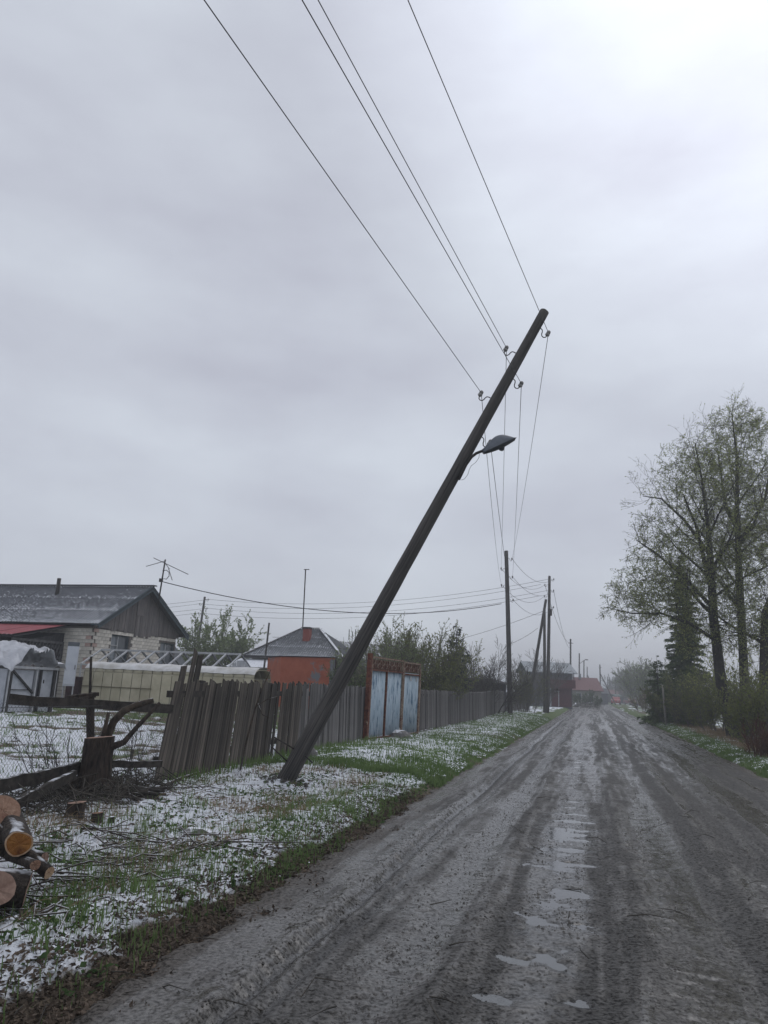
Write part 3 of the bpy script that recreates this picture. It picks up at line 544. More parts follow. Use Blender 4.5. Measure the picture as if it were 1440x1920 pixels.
# upright poles along the road
def pole(px0, py0, px1, py1, Y, r0, r1, label, seed, ins=(), name='utility_pole', zbase=None, group='timber utility poles', isc=1.0):
    top = at(px1, py1, Y); bx = at(px0, py0, Y); z0 = zat(bx.x, bx.y) if zbase is None else zbase
    base = Vector((bx.x, bx.y, z0)); root = thing(name, label, 'utility pole', base, group)
    wobbly(base - Vector((0, 0, .2)), top, r0, r1, 16, .012, seed, 10).build('pole_shaft', M['pole_far'], root, True)
    out = []
    for (py, sd) in ins:
        best = min(range(201), key=lambda i: abs(proj(base.lerp(top, i / 200))[1] - py)); p = base.lerp(top, best / 200)
        out.append(insulator(root, p + Vector((1, 0, 0)) * sd * r1, Vector((sd, -.15, 0)), (0, 0, 1), isc))
    return root, base, top, out
p2, b2_, t2, I2 = pole(957, 1337, 949, 1033, 44, .155, .115, 'grey upright utility pole nearest beyond the far end of the plank fence', 11, [(1047, 1), (1067, -1), (1081, 1), (1098, -1), (1125, 1)], isc=1.3)
p3, b3, t3, I3 = pole(1026, 1328, 1030, 1080, 56, .15, .10, 'utility pole with a slanting timber brace leaning against it', 12, [(1086, 1), (1097, -1), (1107, 1), (1118, -1), (1138, 1)], isc=1.4)
m = wobbly(at(988, 1316, 56.5) - Vector((0, 0, .6)), at(1024, 1124, 56.1), .13, .10, 10, .01, 5, 10); m.build('brace', M['pole_far'], p3, True)
m = wobbly(at(1021, 1326, 55.7) - Vector((0, 0, .4)), at(1021, 1140, 55.7), .12, .10, 10, .01, 6, 10); m.build('short_support', M['pole_far'], p3, True)
m = MB(); m.box(at(1031, 1148, 55.8), .28, .2, .5); m.build('junction_box', M['iron'], p3)
for i, (px, py1, Y, lab, r0) in enumerate([(1070, 1198, 90, 'distant utility pole standing behind the two-storey dark house', .12), (1086, 1225, 115, 'distant pole with a lamp arm in front of the red roof', .12), (1095, 1238, 135, 'second distant pole in front of the red roofed house', .12), (1101, 1250, 165, 'faint braced pole rising behind the red roof', .12), (1125, 1246, 140, 'distant pole at the right end of the red roof', .14), (1139, 1269, 215, 'left of two faint twin poles near the far houses', .14), (1143, 1270, 218, 'right of two faint twin poles near the far houses', .14), (1154, 1271, 185, 'distant dark pole rising from the small pink roofed house', .14)]):
    rt, bb, tt, _ = pole(px + (0 if i != 4 else 1), 1318, px, py1, Y, r0, r0 * .8, lab, 20 + i)
    if i == 1:
        m = MB(); m.tube([tt - Vector((0, 0, 1.6)), tt + Vector((.5, 0, -1.2)), tt + Vector((.9, 0, -1.0))], .035, 6); m.box(tt + Vector((1.1, 0, -.92)), .45, .18, .12); m.build('lamp_arm', M['iron'], rt)
    if i in (3, 4):
        m = MB(); m.tube([bb + Vector((3.0, .5, 0)), bb.lerp(tt, .78)], .09, 6); m.build('brace', M['pole_far'], rt)
    if i in (0, 4):
        m = MB(); m.beam(tt - Vector((.3, 0, .5)), tt + Vector((.3, 0, -.5)), .06, .06); m.build('crossarm', M['pole_far'], rt)
pb, bb0, tb0, IB = pole(366, 1225, 384, 1119, 62, .12, .09, 'slanting utility pole beside the brick house gable', 31, [(1124, 1), (1133, -1), (1141, 1), (1150, -1)], isc=1.4)
pc, _, _, _ = pole(493, 1232, 505, 1168, 41, .055, .05, 'thin dark bare post in front of the hipped roof', 33, name='yard_post', group=None)
pole(418, 1215, 420, 1153, 75, .08, .07, 'faint pole top rising from the leafy yard tree', 34)
# wires
ZB = [9.1, 8.5, 7.0, 6.7]
lab4 = ['uppermost overhead wire running from the leaning pole tip over the camera', 'third overhead wire from the left, to the left insulator near the pole tip', 'second overhead wire from the left, passing behind the leaning pole', 'leftmost overhead wire running up from the lower left insulator']
for i in range(4): wire(LI[i], Vector((-16 + (.2 if i % 2 == 0 else -.2), -30, ZB[i])), .06, .005, lab4[i], group='overhead wires towards the camera', k=40)
lab5 = ['wire from the leaning pole tip to the next pole top', 'wire from the upper left insulator down to the next pole', 'wire from the middle right insulator to the next pole', 'wire from the lower left insulator to the next pole', 'lowest wire passing behind the lamp head to the next pole']
for i in range(5): wire(LI[i], I2[i], .35 + .05 * i, .0052, lab5[i], group='wires between leaning and next pole', k=30)
lab6 = ['topmost sagging wire between the two upright poles', 'second sagging wire between the two upright poles', 'third sagging wire between the two upright poles', 'fourth sagging wire between the two upright poles', 'lowest sagging wire between the two upright poles']
for i in range(5): wire(I2[i], I3[i], .75, .011, lab6[i], group='wires between the upright poles')
lab7 = ['topmost faint wire across the sky behind the yards', 'second faint wire across the sky behind the yards', 'third faint wire across the sky behind the yards', 'lowest faint wire across the sky behind the yards']
for i in range(4): wire(IB[i], I3[min(i, 3)] + Vector((-.3, 0, 0)), 1.0, .012, lab7[i], group='faint wires across the yards', k=30)
lab7 = ['topmost wire running left from the slanting pole behind the gable', 'second wire running left from the slanting pole behind the gable', 'third wire running left from the slanting pole behind the gable', 'lowest wire running left from the slanting pole behind the gable']
for i in range(4): wire(IB[i], at(318, 1140 + 7 * i, 66) + Vector((-14, 2, 0)), .5, .012, lab7[i], group='faint wires behind the gable')
wire(at(940, 1132, 44), at(306, 1091, 33), .95, .02, 'thick service cable sagging from the upright pole to the roof mast', 'cable', k=34, name='service_cable')
wire(at(1018, 1146, 56), at(870, 1196, 62), .1, .014, 'upper service wire slanting down left behind the upright pole', 'wire')
wire(at(1008, 1178, 56), at(955, 1208, 52), .1, .014, 'lower service wire slanting down left to the upright pole', 'wire')
for i, dy in enumerate((0, 9)): wire(I3[i + 1], at(1068, 1206 + dy, 90), .9, .014, ('upper', 'lower')[i] + ' wire dropping from the braced pole to the distant pole', 'wire', 'wires to the distant poles')
# ------------------------------------------------------------------ plank fences
def board_mesh(w, th, notch, seed):
    r_ = random.Random(seed); m = MB(); x = w / 2; a = r_.uniform(-.012, .012); tl = 1 - (.0 if notch == 0 else .03); tr = 1 - (.02 if notch == 0 else 0)
    vs = []
    for (z, l, r) in ((0, -x, x), (.35, -x + a, x - a * .6), (.7, -x + a * .4, x + a * .5)):
        vs += [(l, -th / 2, z), (r, -th / 2, z), (r, th / 2, z), (l, th / 2, z)]
    vs += [(-x * .97, -th / 2, tl), (x * .97, -th / 2, tr), (x * .97, th / 2, tr), (-x * .97, th / 2, tl)]
    fs = [(3, 2, 1, 0), (12, 13, 14, 15)]
    for k in range(3):
        for j in range(4): fs.append((k * 4 + j, k * 4 + (j + 1) % 4, k * 4 + 4 + (j + 1) % 4, k * 4 + 4 + j))
    m.add(vs, fs); return m.mesh('board')
BN = [board_mesh(w, .022, i % 2, i) for i, w in enumerate((.095, .11, .125, .14))]
BF = [me_.copy() for me_ in BN]
for me_ in BN: me_.materials.append(M['board'])
for me_ in BF: me_.materials.append(M['boardfar'])
def put_board(root, me_, base, along, h, lean, out=0.0):
    ex = Vector((along.x, along.y, 0)).normalized(); up = (Vector((0, 0, 1)) * math.cos(lean) + ex * math.sin(lean)).normalized()
    ey = Vector((-ex.y, ex.x, 0)); up = (up + ey * out).normalized(); ey = up.cross(ex).normalized(); ex = ey.cross(up)
    o = link('board', me_, None, root, base)
    o.rotation_mode = 'QUATERNION'; o.rotation_quaternion = Matrix((ex, ey, up)).transposed().to_quaternion(); o.scale = (1, 1, h)
    return o
def fence(name, label, s0, s1, d0, d1, pitch, hts, meshes, lean0, lean1, seed, tall=(), gaps=(), rails=(.3, 1.15), mat='rail', jl=.035):
    r_ = random.Random(seed); A = onG(SD(s0, d0)); Bb = onG(SD(s1, d1)); root = thing(name, label, 'fence', A, 'plank fences'); along = (Bb - A).normalized()
    n = int((Vector((s1, d1)) - Vector((s0, d0))).length / pitch); k = 0
    for i in range(n):
        t = (i + .5) / n
        if i in gaps: continue
        s = s0 + (s1 - s0) * t; d = d0 + (d1 - d0) * t + r_.uniform(-.012, .012); b = onG(SD(s, d), -.04)
        h = hts[0] + (hts[1] - hts[0]) * t + r_.uniform(-.025, .02) + (r_.random() < .12) * r_.uniform(-.1, .05); h += dict(tall).get(i, 0)
        put_board(root, r_.choice(meshes), b, along, h, lean0 + (lean1 - lean0) * t + r_.uniform(-jl, jl), .02)
    for z in rails:
        m = MB(); off = SD(0, .045); la = math.sin((lean0 + lean1) / 2) * z
        m.beam(A + off + along * la + Vector((0, 0, z)), Bb + off + along * la + Vector((0, 0, z)), .05, .09); m.build('rail', M[mat], root)
    npost = max(2, int((s1 - s0) / 2.6) + 1)
    for i in range(npost):
        t = (i + .4) / npost; p = onG(SD(s0 + (s1 - s0) * t, d0 + (d1 - d0) * t + .12)); m = MB(); m.tube([p - Vector((0, 0, .1)), p + along * math.sin((lean0 + lean1) / 2) * (hts[0]) + Vector((0, 0, hts[0] - .1))], .055, 7); m.build('post', M[mat], root)
    return root
fence('plank_fence', 'dark weathered plank fence leaning sideways with taller boards at its left end', 9.05, 14.2, 5.52, 5.60, .107, (1.44, 1.42), BN, R_(14.0), R_(7.0), 1, tall=[(1, .22), (3, .46), (5, .40), (2, -.02), (0, -.02), (7, -.05)], gaps=(35, 37), jl=.014)
fence('plank_fence', 'grey plank fence stretch between the leaning pole and the blue gate', 14.3, 19.3, 5.60, 5.72, .099, (1.42, 1.40), BF, R_(1.5), 0, 2, jl=.02)
fence('plank_fence', 'long grey plank fence running from the blue gate to the far upright pole', 23.05, 48.6, 5.22, 5.30, .100, (1.38, 1.34), BF, 0, 0, 3, jl=.016)
fence('plank_fence', 'faint grey plank fence stretch beyond the upright pole under the bushes', 50.5, 66, 5.4, 5.2, .16, (1.3, 1.3), BF, 0, 0, 4, jl=.02)
# ------------------------------------------------------------------ blue gate
GL = onG(gr(686, 1389, .13)); GRt = onG(at(781, 1378, GL.y * 1.185)); gx = (GRt - GL); gx.z = 0; GW = gx.length; gx.normalize(); gy = Vector((-gx.y, gx.x, 0))
groot = thing('metal_gate', 'flaking blue corrugated metal gate in a rusty frame with scrollwork on top', 'gate', GL)
GH = 2.1; tilt = Vector((gx.x, gx.y, 0)) * .035
def gp(a, z, o=0.0): return GL + gx * a + tilt * z + gy * o + Vector((0, 0, z))
m = MB(); m.beam(gp(-.04, -.15), gp(-.04, GH + .12), .11, .11, gy); m.build('gate_post', M['rust'], groot)
m = MB(); m.beam(gp(GW + .05, -.15), gp(GW + .05, GH - .15), .08, .08, gy); m.build('gate_post', M['rustpale'], groot)
def corr_panel(a0, a1, z0, z1):
    nw = int((a1 - a0) / .075); k = nw * 6; vs = []; fs = []
    for i in range(k + 1):
        a = a0 + (a1 - a0) * i / k; o = .013 * math.cos(2 * math.pi * i / 6) 
        for z in (z0, (z0 + z1) / 2, z1): vs.append(gp(a, z, o))
        for z in (z1, (z0 + z1) / 2, z0): vs.append(gp(a, z, o + .003))
    for i in range(k):
        for j in range(6): fs.append((i * 6 + j, (i + 1) * 6 + j, (i + 1) * 6 + (j + 1) % 6, i * 6 + (j + 1) % 6))
    q = MB(); q.add(vs, fs); return q
GZ = 1.80; cuts = [.06, GW * .285, GW * .30, GW * .605, GW * .645, GW - .03]
for a0, a1 in ((cuts[0], cuts[1]), (cuts[2], cuts[3]), (cuts[4], cuts[5])):
    corr_panel(a0, a1, .08, GZ).build('corrugated_panel', M['bluesheet'], groot, True)
m = MB(); m.beam(gp(.285 * GW + .02, .02, -.03), gp(.285 * GW + .02, GZ, -.03), .05, .05, gy); m.build('gate_stile', M['rust'], groot)
for a in (.615 * GW, .637 * GW): m = MB(); m.beam(gp(a, .0, -.03), gp(a, GH + .02, -.03), .035, .045, gy); m.build('gate_stile', M['rustpale'], groot)
m = MB(); m.beam(gp(GW - .02, .03, -.03), gp(GW - .02, GH - .05, -.03), .04, .05, gy); m.build('gate_stile', M['rustpale'], groot)
m = MB(); m.beam(gp(.03, .03, -.03), gp(.03, GH, -.03), .04, .05, gy); m.build('gate_stile', M['rustpale'], groot)
for (a0, a1, z, mt) in ((.03, .61 * GW, .05, 'rust'), (.03, .61 * GW, GZ, 'rust'), (.64 * GW, GW, GZ - .04, 'rust'), (.03, .61 * GW, GH + .03, 'rustpale'), (.64 * GW, GW, GH + .0, 'rustpale'), (.64 * GW, GW, .05, 'rust')):
    m = MB(); m.beam(gp(a0, z, -.035), gp(a1, z, -.035), .045, .045); m.build('gate_rail', M[mt], groot)
for (a0, a1) in ((.08, .60 * GW), (.655 * GW, GW - .05)):
    q = MB(); q.hexa([gp(a0, GZ + .03, .0), gp(a1, GZ + .03, .0), gp(a1, GZ + .03, .006), gp(a0, GZ + .03, .006), gp(a0, GH - .02, .0), gp(a1, GH - .02, .0), gp(a1, GH - .02, .006), gp(a0, GH - .02, .006)]); q.build('frieze_panel', M['rust'], groot)
    n = int((a1 - a0) / .17)
    for i in range(n):
        c = a0 + (a1 - a0) * (i + .5) / n; w = (a1 - a0) / n; pts = []
        for k in range(13):
            t = k / 12; pts.append(gp(c + w * .42 * math.sin(2 * math.pi * t * (1 if i % 2 else -1)), GZ + .045 + (GH - GZ - .07) * t, -.035))
        q = MB(); q.tube(pts, .011, 5); q.tube([gp(c + w * .48, GZ + .02, -.035), gp(c + w * .48, GH - .01, -.035)], .009, 5); q.build('scroll', M['rustpale'], groot, True)
m = MB(); m.box(gp(.80 * GW, GZ - .15, -.022), .16, .004, .13, gx, gy); m.build('notice_plate', M['whiteframe'], groot)
m = MB(); m.box(gp(.93 * GW, GZ - .16, -.022), .10, .004, .15, gx, gy); m.build('notice_plate', M['whiteframe'], groot)
# ------------------------------------------------------------------ brick house
HA = R_(16); hg = Vector((math.sin(HA), math.cos(HA), 0)); hm = Vector((-math.cos(HA), math.sin(HA), 0))
HC = at(167, 1264, 31.0); HC.z = .35; HWd, HLn = 6.4, 11.0
hroot = thing('brick_house', 'low pale brick house with plank gable and grey corrugated roof', 'house', HC)
def hp(e_, l_, z): return Vector((HC.x, HC.y, 0)) + hg * e_ + hm * l_ + Vector((0, 0, z))
WT = 3.42
def solve_e(px):
    lo, hi = -1., 9.
    for _ in range(40):
        md = (lo + hi) / 2
        if proj(hp(md, 0, 2.5))[0] < px: lo = md
        else: hi = md
    return lo
wins = [(solve_e(207), solve_e(241), 1.85, 3.20), (solve_e(300), solve_e(326), 1.85, 3.12)]
m = MB()
def cell(e0, e1, z0, z1): m.hexa([hp(e0, .03, z0), hp(e1, .03, z0), hp(e1, .30, z0), hp(e0, .30, z0), hp(e0, .03, z1), hp(e1, .03, z1), hp(e1, .30, z1), hp(e0, .30, z1)])
es = [.03, wins[0][0], wins[0][1], wins[1][0], wins[1][1], HWd - .03]
cell(es[0], es[1], .2, WT); cell(es[2], es[3], .2, WT); cell(es[4], es[5], .2, WT)
for i, w in enumerate(wins): cell(w[0], w[1], .2, w[2]); cell(w[0], w[1], w[3], WT)
m.hexa([hp(.03, .31, .2), hp(.3, .31, .2), hp(.3, HLn, .2), hp(.03, HLn, .2), hp(.03, .31, WT), hp(.3, .31, WT), hp(.3, HLn, WT), hp(.03, HLn, WT)])
m.hexa([hp(HWd - .3, .31, .2), hp(HWd - .03, .31, .2), hp(HWd - .03, HLn, .2), hp(HWd - .3, HLn, .2), hp(HWd - .3, .31, WT), hp(HWd - .03, .31, WT), hp(HWd - .03, HLn, WT), hp(HWd - .3, HLn, WT)])
m.build('wall', M['mortar'], hroot)
bm_ = MB(); bv = .006; x, y, z = .125, .02, .069
bm_.hexa([(-x, -y, -z), (x, -y, -z), (x, y, -z), (-x, y, -z), (-x + bv, -y, z), (x, -y, z), (x, y, z), (-x, y, z)]); BRK = bm_.mesh('brick'); BRK.materials.append(M['brick'])
BRKP = BRK.copy(); BRKP.materials.clear(); BRKP.materials.append(M['pinkbrick'])
pit_e, pit_z = .262, .150; stuff = MB(); rb = random.Random(9); nb = 0
qg = Matrix((hg, -hm * -1, Vector((0, 0, 1)))).transposed().to_quaternion(); qs = Matrix((hm, hg * -1, Vector((0, 0, 1)))).transposed().to_quaternion()
for row in range(21):
    z = .2 + .075 + row * pit_z
    if z > WT - .05: break
    off = (row % 2) * pit_e / 2
    k = 0
    while True:
        ec = .125 + k * pit_e + off - .0; k += 1
        if ec > HWd - .10: break
        if any(w[0] - .10 < ec < w[1] + .10 and w[2] - .05 < z < w[3] + .06 for w in wins): continue
        p = hp(ec, .012 + rb.uniform(-.003, .003), z)
        if z > 1.98 and nb < 235:
            o = link('brick', BRKP if ec < .2 and rb.random() < .7 else BRK, None, hroot, p); o.rotation_mode = 'QUATERNION'; o.rotation_quaternion = qg; nb += 1
        else: stuff.box(p, .25, .04, .138, hg, hm)
    k = 0
    while True:
        lc = .125 + k * pit_e + (pit_e / 2 - off); k += 1
        if lc > 3.0: break
        p = hp(.012, lc, z)
        if z > 1.0 and lc < 1.2:
            o = link('brick', BRKP if lc < .3 and rb.random() < .6 else BRK, None, hroot, p); o.rotation_mode = 'QUATERNION'; o.rotation_quaternion = qs; nb += 1
        else: stuff.box(p, .25, .04, .138, hm, hg)
tag(stuff.build('brick_courses', M['brick'], hroot), None, kind='stuff')
for (e0, e1, z0, z1) in wins:
    fr = MB(); dpt = .12
    for a, b in ((hp(e0 + .03, dpt, z0), hp(e0 + .03, dpt, z1)), (hp(e1 - .03, dpt, z0), hp(e1 - .03, dpt, z1))): fr.beam(a, b, .06, .07, hm)
    fr.beam(hp(e0 + .061, dpt, z1 - .03), hp(e1 - .061, dpt, z1 - .03), .07, .06); fr.beam(hp(e0 + .061, dpt, z0 + .03), hp(e1 - .061, dpt, z0 + .03), .07, .06)
    w_ = fr.build('window', M['teal'], hroot)
    q = MB(); ec = e0 + (e1 - e0) * .42
    q.beam(hp(ec, dpt - .01, z0 + .06), hp(ec, dpt - .01, z1 - .06), .05, .06, hm); q.beam(hp(e0 + .08, dpt - .01, z0 + .06), hp(e0 + .08, dpt - .01, z1 - .06), .035, .05, hm)
    q.beam(hp(e0 + .1, dpt - .01, z1 - .45), hp(ec - .026, dpt - .01, z1 - .45), .05, .04); q.build('sash', M['whiteframe'], w_)
    q = MB(); q.hexa([hp(e0 + .05, dpt + .02, z0 + .05), hp(ec, dpt + .02, z0 + .05), hp(ec, dpt + .03, z0 + .05), hp(e0 + .05, dpt + .03, z0 + .05), hp(e0 + .05, dpt + .02, z1 - .05), hp(ec, dpt + .02, z1 - .05), hp(ec, dpt + .03, z1 - .05), hp(e0 + .05, dpt + .03, z1 - .05)]); q.build('pane', M['glassp'], w_)
    q = MB(); q.hexa([hp(ec, dpt + .02, z0 + .05), hp(e1 - .05, dpt + .02, z0 + .05), hp(e1 - .05, dpt + .03, z0 + .05), hp(ec, dpt + .03, z0 + .05), hp(ec, dpt + .02, z1 - .05), hp(e1 - .05, dpt + .02, z1 - .05), hp(e1 - .05, dpt + .03, z1 - .05), hp(ec, dpt + .03, z1 - .05)]); q.build('pane', M['glass'], w_)
    q = MB(); q.hexa([hp(e0 - .04, -.06, z0 - .05), hp(e1 + .04, -.06, z0 - .05), hp(e1 + .04, .08, z0 - .05), hp(e0 - .04, .08, z0 - .05), hp(e0 - .04, -.06, z0 - .01), hp(e1 + .04, -.06, z0 - .01), hp(e1 + .04, .08, z0 - .01), hp(e0 - .04, .08, z0 - .01)]); q.build('window_sill', M['greyplaster'], w_)
EO, RZ, EZ = .38, 5.52, 3.52; tanr = (RZ - EZ) / (HWd / 2 + EO)
rt_z = lambda e_: EZ + (min(e_, HWd - e_) + EO) * tanr
e_ = -.12; i = 0
while e_ < HWd + .1:
    w = rb.uniform(.15, .24); e1 = min(e_ + w, HWd + .12); a, b = e_ + .004, e1 - .004; za, zb = rt_z(a) - .06, rt_z(b) - .06; zl = WT - rb.uniform(.0, .10) - (.12 if 2.6 < e_ < 4.0 else 0)
    dpt = rb.uniform(-.045, -.03); q = MB(); q.hexa([hp(a, dpt, zl), hp(b, dpt, zl), hp(b, dpt + .025, zl), hp(a, dpt + .025, zl), hp(a, dpt, za), hp(b, dpt, zb), hp(b, dpt + .025, zb), hp(a, dpt + .025, za)])
    q.build('gable_plank', M['gplank'], hroot); e_ = e1; i += 1
q = MB(); q.box(hp(3.0, -.055, 4.55), .55, .03, .75, hg, hm); q.build('loft_hatch', M['gplank'], hroot)
for sgn in (0, 1):
    ea, eb = (-EO, HWd / 2) if sgn == 0 else (HWd + EO, HWd / 2)
    q = MB(); q.beam(hp(ea, -.42, EZ - .09), hp(eb, -.42, RZ - .09), .035, .20, Vector((0, 0, 1))); q.build('bargeboard', M['teal'], hroot)
    q = MB(); q.hexa([hp(ea, -.40, EZ - .06), hp(eb, -.40, RZ - .06), hp(eb, -.05, RZ - .06), hp(ea, -.05, EZ - .06), hp(ea, -.40, EZ - .03), hp(eb, -.40, RZ - .03), hp(eb, -.05, RZ - .03), hp(ea, -.05, EZ - .03)]); q.build('soffit', M['teal'], hroot)
def corr_sheet(O, U_, V_, Nn, u0, u1, v0, v1, pitch=.15, amp=.024, lim=None, seg=4, lift=0.0, seed=0, thick=True):
    k = max(4, int(round((u1 - u0) / pitch)) * seg); vs = []; fs = []; sn_ = []; r_ = random.Random(seed); ins_ = {}
    us = [u0 + (u1 - u0) * i / k for i in range(k + 1)]; rows = 4
    for i, u in enumerate(us):
        lo_, hi_ = v0, v1
        if lim: a, b = lim(u); lo_ = max(v0, a); hi_ = min(v1, b)
        if hi_ < lo_: hi_ = lo_
        c = math.cos(2 * math.pi * u / pitch); edge = min(abs(hi_ - lo_), 1)
        for j in range(rows):
            t = j / (rows - 1); v = lo_ + (hi_ - lo_) * t
            vs.append(O + U_ * u + V_ * v + Nn * (amp * c + lift * (1 - t)))
            vl = (-c * .5 + .5); sn_.append(.60 * vl ** 1.5 * (1 - .17 * v0) * (.72 + .28 * (1 - t)) + .12 * max(0, 1 - t * 4) - (.25 if edge < .02 else 0))
    for i in range(k):
        for j in range(rows - 1): fs.append((i * rows + j, (i + 1) * rows + j, (i + 1) * rows + j + 1, i * rows + j + 1))
    return mesh_arrays('roof_sheet', [tuple(p) for p in vs], [np.array(fs)], True, {'snow': sn_})
def roof_plane(root, rname, mat, O, U_, V_, u0, u1, vlen, cols, rows, lim=None, seed=0, pitch=.15, amp=.024, under=None, ins=.0):
    Nn = U_.cross(V_).normalized(); Nn = Nn if Nn.z > 0 else -Nn
    # battened deck below the sheets
    us = np.linspace(u0 + ins, u1 - ins, 25); q = MB(); vs = []
    lo_ = [(0, vlen) if lim is None else lim(u) for u in us]
    for u, (a, b) in zip(us, lo_): a = max(0, a); b = max(a, min(vlen, b)); vs += [O + U_ * u + V_ * (a + .04) - Nn * .05, O + U_ * u + V_ * max(a + .04, b - .02) - Nn * .05, O + U_ * u + V_ * (a + .04) - Nn * .09, O + U_ * u + V_ * max(a + .04, b - .02) - Nn * .09]
    fs = []
    for i in range(24): a = i * 4; fs += [(a, a + 4, a + 5, a + 1), (a + 2, a + 3, a + 7, a + 6), (a, a + 2, a + 6, a + 4), (a + 1, a + 5, a + 7, a + 3)]
    fs += [(0, 1, 3, 2), (96, 98, 99, 97)]
    q.add(vs, fs); rt = q.build(rname, M['darkwood'], root)
    cw = (u1 - u0) / cols; rh = vlen / rows
    for r in range(rows):
        for c in range(cols):
            a0, a1 = u0 + c * cw, u0 + (c + 1) * cw
            if lim:
                mx_ = max(lim(a0 + (a1 - a0) * k / 6)[1] for k in range(7))
                if mx_ < r * rh + .02: continue
            sd = seed * 997 + r * 50 + c; rr = random.Random(sd)
            sm = corr_sheet(O, U_, V_, Nn, a0 - .01, a1 + .03, r * rh - (.06 if r else 0), (r + 1) * rh, pitch, amp, lim, 4, .012 + .01 * (c % 2) + rr.uniform(0, .006), sd)
            link('roof_sheet', sm, mat, rt)
    return rt
sl_len = math.hypot(HWd / 2 + EO, RZ - EZ); Vn = (hg * (HWd / 2 + EO) + Vector((0, 0, RZ - EZ))).normalized(); Vf = (-hg * (HWd / 2 + EO) + Vector((0, 0, RZ - EZ))).normalized()
roof_plane(hroot, 'roof_slope', M['slate'], hp(-EO, 0, EZ), hm, Vn, -.45, HLn, sl_len, 10, 3, seed=1)
roof_plane(hroot, 'roof_slope', M['slate'], hp(HWd + EO, 0, EZ), hm, Vf, -.45, HLn, sl_len, 10, 3, seed=2)
q = MB(); q.beam(hp(HWd / 2, -.55, RZ + .05), hp(HWd / 2, HLn, RZ + .05), .26, .05); q.build('ridge_cap', M['slate'], hroot)
q = MB(); pc_ = hp(1.9, 5.0, 0); zc = rt_z(1.9); tp = hp(1.9, 5.0, zc)
best = min(((proj(hp(ee / 20, ll / 10, rt_z(ee / 20)))[0] - 107) ** 2 + (proj(hp(ee / 20, ll / 10, rt_z(ee / 20)))[1] - 1115) ** 2, ee / 20, ll / 10) for ee in range(5, 64) for ll in range(5, 100))
tp = hp(best[1], best[2], rt_z(best[1])); q.tube([tp - Vector((0, 0, .3)), tp + Vector((0, 0, .75))], .09, 10); q.build('stove_pipe', M['iron'], hroot, True)
# lean-to at the far side of the gable
q = MB(); q.hexa([hp(HWd + .01, .2, .2), hp(HWd + 1.5, .2, .2), hp(HWd + 1.5, 4, .2), hp(HWd + .01, 4, .2), hp(HWd + .01, .2, 3.2), hp(HWd + 1.5, .2, 2.2), hp(HWd + 1.5, 4, 2.2), hp(HWd + .01, 4, 3.2)]); q.build('lean_to', M['greyplaster'], hroot)
# annex with red roof
aroot = thing('annex', 'dark timber annex with lattice wall under a red metal roof', 'annex', hp(-1.5, 3.5, .35))
al0, al1, ap = 1.35, 8.5, 3.0
q = MB(); q.hexa([hp(-ap + .1, al0 + .08, .2), hp(-.02, al0 + .08, .2), hp(-.02, al1, .2), hp(-ap + .1, al1, .2), hp(-ap + .1, al0 + .08, 2.55), hp(-.02, al0 + .08, 3.12), hp(-.02, al1, 3.12), hp(-ap + .1, al1, 2.55)]); q.build('wall', M['darkwood'], aroot)
for i in range(16):
    for sg in (-1, 1):
        c = -ap + .15 + i * .19; a = hp(max(-ap + .05, min(-.05, c)), al0 + (.045 if sg > 0 else .06), 1.95); b = hp(max(-ap + .05, min(-.05, c + sg * .35)), al0 + (.045 if sg > 0 else .06), 2.75)
        q = MB(); q.beam(a, b, .012, .05, hm); q.build('lattice_slat', M['lattice'], aroot)
for i in range(13):
    c = -ap + .2 + i * .215; q = MB(); q.box(hp(c, al0 + .05, 1.15), .19, .03, 1.6, hg, hm); q.build('wall_board', M['gplank'], aroot)
for (z0) in (1.95, 2.70):
    q = MB(); q.beam(hp(-ap + .05, al0 + .025, z0), hp(-.05, al0 + .025, z0), .02, .09); q.build('lattice_rail', M['lattice'], aroot)
Va = (hg * ap + Vector((0, 0, .62))).normalized()
roof_plane(aroot, 'red_roof', M['redroof'], hp(-ap - .15, 0, 2.83), hm, Va, al0 - .15, al1, math.hypot(ap, .62), 6, 1, seed=5, pitch=.2, amp=.015)
# roof antenna mast
mb0 = at(298, 1118, 33.6); mt0 = at(310, 1049, 33.6)
root = thing('antenna_mast', 'tilted television antenna mast behind the brick gable peak', 'antenna', Vector((mb0.x, mb0.y, mb0.z - .4)))
q = MB(); q.tube([mb0 - Vector((0, 0, .4)), mt0], .035, 8); q.build('mast', M['iron'], root, True)
for a, b in (((274, 1062), (309, 1052)), ((288, 1046), (353, 1077)), ((309, 1055), (318, 1067)), ((316, 1066), (323, 1088))):
    q = MB(); q.tube([at(*a, 33.6), at(*b, 33.5)], .016, 5); q.build('antenna_rod', M['iron'], root, True)
q = MB(); q.tube([at(305, 1070, 33.6), at(312, 1069, 33.5), at(317, 1073, 33.5), at(317, 1080, 33.5), at(312, 1086, 33.5), at(307, 1085, 33.6)], .018, 6); q.build('antenna_loop', M['iron'], root, True)
q = MB(); q.box(at(302, 1088, 33.55), .16, .1, .16); q.build('bracket', M['iron'], root)
